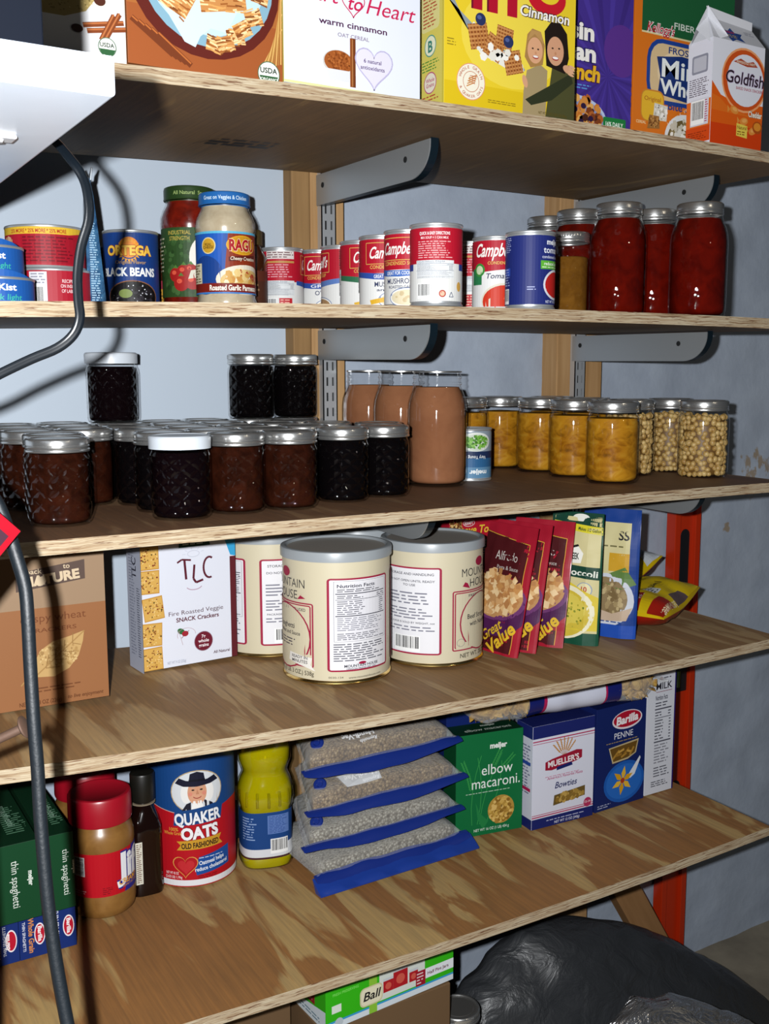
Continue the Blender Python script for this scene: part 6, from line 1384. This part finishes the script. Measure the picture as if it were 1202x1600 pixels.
# white bowtie box
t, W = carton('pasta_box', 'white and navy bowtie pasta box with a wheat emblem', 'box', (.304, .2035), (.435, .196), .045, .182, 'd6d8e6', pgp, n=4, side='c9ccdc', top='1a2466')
a = Art(); m = W * 1000; a.rect(0, 0, m, 182, 'dadcea'); a.rect(0, 0, m, 18, '1a2466'); a.rect(0, 160, m, 182, '1a2466'); a.rect(0, 20, m, 22, 'b01d52'); a.rect(0, 24, m, 25.2, 'b01d52'); a.rect(0, 154, m, 156, 'b01d52'); a.rect(0, 150, m, 151, 'b01d52')
for k in range(7):
    an = 90 + (k - 3) * 14; a.line([(66, 120), (66 + 34 * cos(radians(an)), 118 + 34 * sin(radians(an)))], .8, 'b9854a')
    for q in range(5): a.ell(66 + (16 + q * 4.4) * cos(radians(an)), 118 + (16 + q * 4.4) * sin(radians(an)), 3.2, 1.3, 'c08a4c', an + 20, 8)
a.poly([(26, 116), (40, 120), (66, 124), (92, 128), (104, 126), (104, 112), (92, 108), (66, 104), (40, 100), (26, 102)], '9c1832'); a.text("MUELLER'S", 65, 108, 10, 'f0e8ea', w=66, bold=.03, rot=4); a.poly([(50, 98), (84, 102), (82, 108), (50, 104)], '1a2466'); a.fine(26, 88, 104, 91, 1, 'c98aa0', 3)
a.text("America's Favorite Pasta", 68, 84, 4.6, 'b8547a', w=76, shear=.2); a.text('Bowties', 70, 66, 11, '23285e', w=46, shear=.25); a.poly([(44, 36), (112, 42), (112, 60), (46, 54)], '6a5428'); a.blobs(78, 48, 30, 7, 60, 4, ('a5843c', '8a6a2c', 'bf9c50'), 5)
a.ell(118, 28, 8.5, 8.5, 'b0305a'); a.text('12-14', 118, 27, 4, 'f0e0e6'); a.fine(30, 10, 116, 14, 1, 'b0b4d0', 4); a.text('NET WT 12 OZ (340g)', 74, 4, 4.4, 'd6d8ea', w=54)
a.build('front_print', t, on_face('front'), clip=(.2, .2, m - .2, 181.8))
b = Art(); b.rect(0, 0, 45, 182, 'cfd2e0'); b.rect(0, 0, 45, 18, '1a2466'); b.rect(0, 160, 45, 182, '1a2466'); b.fine(8, 60, 40, 148, 16, '6a6e8a', 4); b.rect(10, 112, 40, 118, '2a4a9c'); b.rect(10, 66, 40, 72, 'b01d52'); b.build('side_print', t, on_face('side', d=.045))
# navy penne box
t, W = carton('pasta_box', 'navy blue penne box with a yellow flower of pasta', 'box', (.440, .196), (.561, .199), .046, .188, '101e58', pgp, n=4)
a = Art(); m = W * 1000; a.rect(0, 0, m, 188, '12235f'); a.ell(74, 158, 37, 17, 'e4dce2'); a.ell(74, 159, 34, 14.5, 'b0142e'); a.text('Barilla', 74, 152, 14, 'f2eef0', w=54, bold=.04, shear=.15, rot=3); a.text('PENNE', 66, 126, 11, 'e6e8f0', w=46, bold=.0); a.fine(24, 119, 106, 122, 1, 'b59a5a', 4)
a.poly([(30, 112), (104, 117), (98, 92), (78, 84), (40, 82)], 'c2b184'); a.poly([(33, 110), (101, 114), (95, 93), (77, 87), (42, 85)], '6a4c1c'); [a.line([(40 + k * 7, 90 + (k % 3) * 5), (56 + k * 6, 104 - (k % 2) * 8)], 4, ('b08434', '9a6f28', 'c99c48')[k % 3]) for k in range(7)]
a.ell(70, 44, 50, 38, '1a5ab0'); a.ell(70, 44, 44, 32, '2468c0'); a.poly([(80, 54), (108, 84), (110, 80), (96, 52), (84, 46)], 'dfe4ea')
for k in range(6):
    an = radians(k * 60 + 20); a.poly([(66, 46), (66 + 14 * cos(an - .4), 46 + 14 * sin(an - .4)), (66 + 27 * cos(an), 46 + 27 * sin(an)), (66 + 14 * cos(an + .4), 46 + 14 * sin(an + .4))], ('d8a01c', 'e6b838')[k % 2])
a.ell(66, 46, 5, 5, 'b0381c'); a.fine(6, 4, 40, 12, 2, 'a9b0cc', 4)
a.build('front_print', t, on_face('front'), clip=(.2, .2, m - .2, 187.8))
# milk box
t, W = carton('milk_box', 'tall white dry milk box showing its nutrition panel, last on the lowest shelf', 'box', (.564, .2005), (.636, .200), .13, .226, 'd3d6e0', None, n=4)
a = Art(); m = W * 1000; a.rect(0, 0, m, 226, 'd6d9e2'); a.rect(m - 3, 0, m, 226, '2a1c6a'); a.text('MILK', 42, 196, 12, '26242e', w=40, bold=.015); a.rect(22, 191, 62, 192, '8a3a4a'); a.ell(34, 216, 3.4, 3.4, '9c1c28'); a.fine(40, 214, 60, 219, 1, '5a5864', 3); a.nutri(20, 30, 62, 190, '4a4a58', None); a.fine(16, 12, 62, 24, 3, '3a3a46', 6)
a.build('front_print', t, on_face('front'))
# navy box standing behind the macaroni
t, W = carton('pasta_box', 'navy pasta box standing behind the green macaroni box, only its top edge showing', 'box', (.195, .300), (.320, .290), .045, .205, '10205c', pgp, n=4)
a = Art(); m = W * 1000; a.rect(0, 0, m, 205, '122668'); a.rect(10, 190, 44, 203, '2f7cc4'); a.ell(86, 197, 26, 12, 'e6dfe2'); a.ell(86, 197, 24, 10.4, 'b0142e'); a.text('Barilla', 86, 193, 8, 'f2eef0', w=36, bold=.04); a.text('MEDIUM', 80, 176, 8, 'd8dcea', w=46); a.arc(62, 150, 56, 18, 20, 160, 2.4, 'c9c4d4')
a.build('front_print', t, on_face('front'), clip=(.2, .2, m - .2, 204.8))
# long bag of pasta lying across the boxes
def long_bag():
    t = thing('pasta_bag', 'long printed bag of bowtie pasta lying across the tops of the pasta boxes', 'bag', (.190, .252, .8255), radians(-7.5))
    PASTA = mottled('dry_pasta', '8a6426', 'c9a352', 70, .5, .3, bumpd=.004); CLR = film('clear_wrap', .1, .06); WHT = mat('white_film', 'cfd2e2', .22, 0, .5); NAV = mat('navy_film', '161f66', .22, 0, .5); MAG = mat('magenta_film', 'b01d52', .25, 0, .5)
    L = .395; N, S_ = 60, 28
    def rad(s):
        e = min(1, (s / .10)) ** .6 * min(1, ((1 - s) / .12)) ** .7
        return .0355 * e + .0012
    def ringpt(s, an):
        r = rad(s) * (1 + .10 * noise.noise(Vector((s * 9, cos(an) * 1.2, sin(an) * 1.2))))
        fl = 1.0 if sin(an) > -.2 else .93
        return Vector((L * s, 1.12 * r * cos(an), r * .95 * sin(an) * fl + .004 * sin(s * 3.1)))
    def skin(name, s0, s1, m, k=1.0, n=20):
        bm = bmesh.new(); R_ = [[bm.verts.new(Vector((1, k, k)) * ringpt(s0 + (s1 - s0) * i / n, 2 * pi * j / S_)) for j in range(S_)] for i in range(n + 1)]
        for A, B in zip(R_, R_[1:]):
            for j in range(S_): bm.faces.new((A[j], A[(j + 1) % S_], B[(j + 1) % S_], B[j]))
        bmesh.ops.recalc_face_normals(bm, faces=bm.faces[:]); return obj(name, bm, m, t, 180)
    skin('clear_end', .0, .27, CLR); skin('clear_end', .74, 1, CLR)
    skin('printed_wrap', .27, .345, NAV, 1.004, 8); skin('printed_wrap', .345, .36, MAG, 1.004, 3); skin('printed_wrap', .36, .655, WHT, 1.004); skin('printed_wrap', .655, .665, MAG, 1.004, 3); skin('printed_wrap', .665, .74, NAV, 1.004, 8)
    bm = bmesh.new(); rnd = random.Random(4)
    for i in range(150):
        s = rnd.choice((rnd.uniform(.05, .30), rnd.uniform(.72, .93))); an = rnd.random() * 2 * pi; p = ringpt(s, an); p = Vector((p.x, p.y * .70, p.z * .70)); st = len(bm.verts)
        for (dx, wy) in ((-.012, .009), (-.006, .007), (0, .002), (.006, .007), (.012, .009)):
            for dy in (-1, 0, 1): bm.verts.new((dx, wy * dy, .003 * (1 if dy == 0 else -.4) * (1 if dx else 1.5)))
        bm.verts.ensure_lookup_table(); q = bm.verts[st:]
        M = Matrix.Translation(p) @ Matrix.Rotation(rnd.random() * 6, 4, 'Z') @ Matrix.Rotation(rnd.random() * 6, 4, 'X')
        for v_ in q: v_.co = M @ v_.co
        for r in range(4):
            for c_ in range(2): bm.faces.new((q[r * 3 + c_], q[r * 3 + c_ + 1], q[r * 3 + c_ + 4], q[r * 3 + c_ + 3]))
    obj('bowtie_pasta', bm, PASTA, t, 180)['kind'] = 'stuff'
    skin('pasta_core', .03, .96, PASTA, .72)
    a = Art(); [a.ell(200 + 9 * cos(radians(k)), 4 + 7 * sin(radians(k)), 4, 1.5, 'b9854a', k, 8) for k in range(20, 180, 26)]
    def bm_map(u, v, o):
        p = ringpt(u / L, radians(112) - v / .034); return p * (1 + .03) 
    a.build('wrap_print', t, bm_map)
    obj('crimped_end', bm_box(.392, -.022, -.002, .408, .022, .002, .0008), film('clear_wrap_end', .12, .2), t)
    return t
long_bag()

# ================================================================== floor under the shelves
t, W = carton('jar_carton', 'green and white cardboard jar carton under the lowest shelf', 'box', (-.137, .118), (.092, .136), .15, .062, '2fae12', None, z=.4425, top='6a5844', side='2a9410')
t.rotation_euler.z = radians(3); 
a = Art(); m = W * 1000; a.rect(0, 0, m, 62, '34b515'); a.rect(0, 0, m, 9, 'd6dfe6'); a.rect(0, 9, m, 12, '3a9ad0'); a.rect(92, 14, 175, 58, 'd6dcd4'); a.rect(74, 0, 88, 62, '8ac23a'); a.rrect(58, 14, 98, 44, 8, 'cfc8a0'); a.rrect(60, 16, 96, 42, 7, 'e6e0c2'); a.text('Ball', 78, 23, 13, '1c1c1c', w=28, shear=.25, bold=.02); a.text('FRESH PRESERVING', 34, 50, 4, '7fe060', w=44)
for x, r in ((108, 9), (130, 13), (154, 8)): a.rect(x - r, 24, x + r, 24 + r * 2, 'b01c24'); a.rect(x - r, 24 + r * 2, x + r, 28 + r * 2, 'c9ccd0'); a.ell(x, 24 + r, r * .6, r * .6, 'cf5a4a')
a.rect(158, 12, 176, 36, '9c1428'); a.fine(160, 14, 174, 34, 4, 'e6c9c9', 3); a.rect(176, 20, m, 36, 'e6eaee'); a.text('Half Pint Jars', 200, 25, 5, '6a2a3a', w=40, bold=.02); a.ell(22, 8, 7, 7, 'b9c4cc'); a.rect(10, 24, 26, 36, 'dfe6da')
a.build('front_print', t, on_face('front'), clip=(.2, .2, m - .2, 61.8))
b = Art(); b.rect(0, 0, 150, 62, '2fa612'); b.rect(0, 0, 150, 18, 'cfd8de'); b.poly([(60, 0), (150, 0), (150, 30), (60, 14)], 'cfd8de'); b.rect(96, 26, 120, 56, '8a1626'); b.fine(98, 28, 118, 54, 4, 'd8a0a8', 3); b.fine(40, 4, 140, 14, 2, '5a7a8a', 4); b.build('side_print', t, on_face('side', d=.15))
tag(obj('brown_carton', bm_box(-.14, .126, 0, .085, .285, .441, .002), mat('brown_card', '6d543a', .7, 0, .2)), 'plain brown carton standing under the green jar carton', 'box')
tag(obj('brown_carton', bm_box(-.30, .20, 0, -.152, .40, .535, .002), mat('brown_card', '6d543a', .7, 0, .2)), 'plain brown carton beside the green jar carton under the shelf', 'box')
jar('half', .131, .170, .262, 'canning jar with a dull lid beside the green carton on the floor pile', mat('dusty_jam', '2a1a12', .4), 'jam_filling')
tag(obj('wooden_crate', bm_box(.092, .13, 0, .170, .21, .2615, .003), wood('crate_wood', '5d452c', '7d6040', 0, 3)), 'small wooden crate carrying a single jar in the dark under the shelf', 'crate')
# big black plastic sack and silver film on the floor
def mound(name, label, cat, cx, cy, rx, ry, h, m, seed, wr, n=110, pw=2.2, fold=1.0, pr=(.62, .9), sk=0.0):
    bm = bmesh.new(); G = []
    for j in range(n // 2 + 1):
        ph = (pi / 2) * j / (n // 2); row = []
        for i in range(n):
            th = 2 * pi * i / n; c_, s_ = cos(th), sin(th); k = 1 / ((abs(c_) ** pw + abs(s_) ** pw) ** (1 / pw)); rr = cos(ph) ** pr[0]
            p = Vector((rx * c_ * k * rr, ry * s_ * k * rr, h * sin(ph) ** pr[1])); d = Vector((p.x / rx, p.y / ry, p.z / h)).normalized()
            q = Vector((p.x * 5 + seed, p.y * 5, p.z * 4)); e = noise.noise(q) * .10 + (1 - abs(noise.noise(q * 2.3))) * .07 * fold + (1 - abs(noise.noise(Vector((q.x * 1.2, q.y * 5, q.z * 5))))) * .03 * fold
            p = p * (1 + (e - .1) * wr); p.z = max(p.z, 0); row.append(bm.verts.new((cx + p.x + sk * p.z / h, cy + p.y, max(p.z, .001 if j == 0 else .002)))) if j < n // 2 or i == 0 else None
        G.append(row)
    for A, B in zip(G, G[1:]):
        for i in range(n):
            if len(B) == 1: bm.faces.new((A[i], A[(i + 1) % n], B[0]))
            else: bm.faces.new((A[i], A[(i + 1) % n], B[(i + 1) % n], B[i]))
    bmesh.ops.recalc_face_normals(bm, faces=bm.faces[:])
    return tag(obj(name, bm, m, None, 180), label, cat)
kb = NT('black_plastic'); kb.b.inputs['Base Color'].default_value = (.022, .024, .027, 1); kb.b.inputs['Roughness'].default_value = .45; kb.b.inputs['Specular IOR Level'].default_value = .6
nb = kb.noise(kb.coords((1, 1.6, 1)), 16, 5, .55, 1.0); kb.bump(nb, .6, .012)
ks = NT('silver_film'); ks.b.inputs['Base Color'].default_value = (.7, .7, .72, 1); ks.b.inputs['Metallic'].default_value = .95; ks.b.inputs['Roughness'].default_value = .22
ns = ks.noise(ks.coords((1, 3.2, 1)), 13, 4, .6, 1.6); ks.bump(ns, .9, .02)
mound('black_sack', 'big black plastic sack slumped on the floor under the lowest shelf', 'sack', .61, .25, .42, .155, .385, kb.m, 3.1, .7, pr=(1.0, 1.45), sk=-.27)
mound('silver_bag', 'crinkled silver foil bag lying against the black sack', 'bag', .54, -.03, .29, .085, .415, ks.m, 8.7, 1.0, 90, pr=(.95, 1.25), sk=-.18)
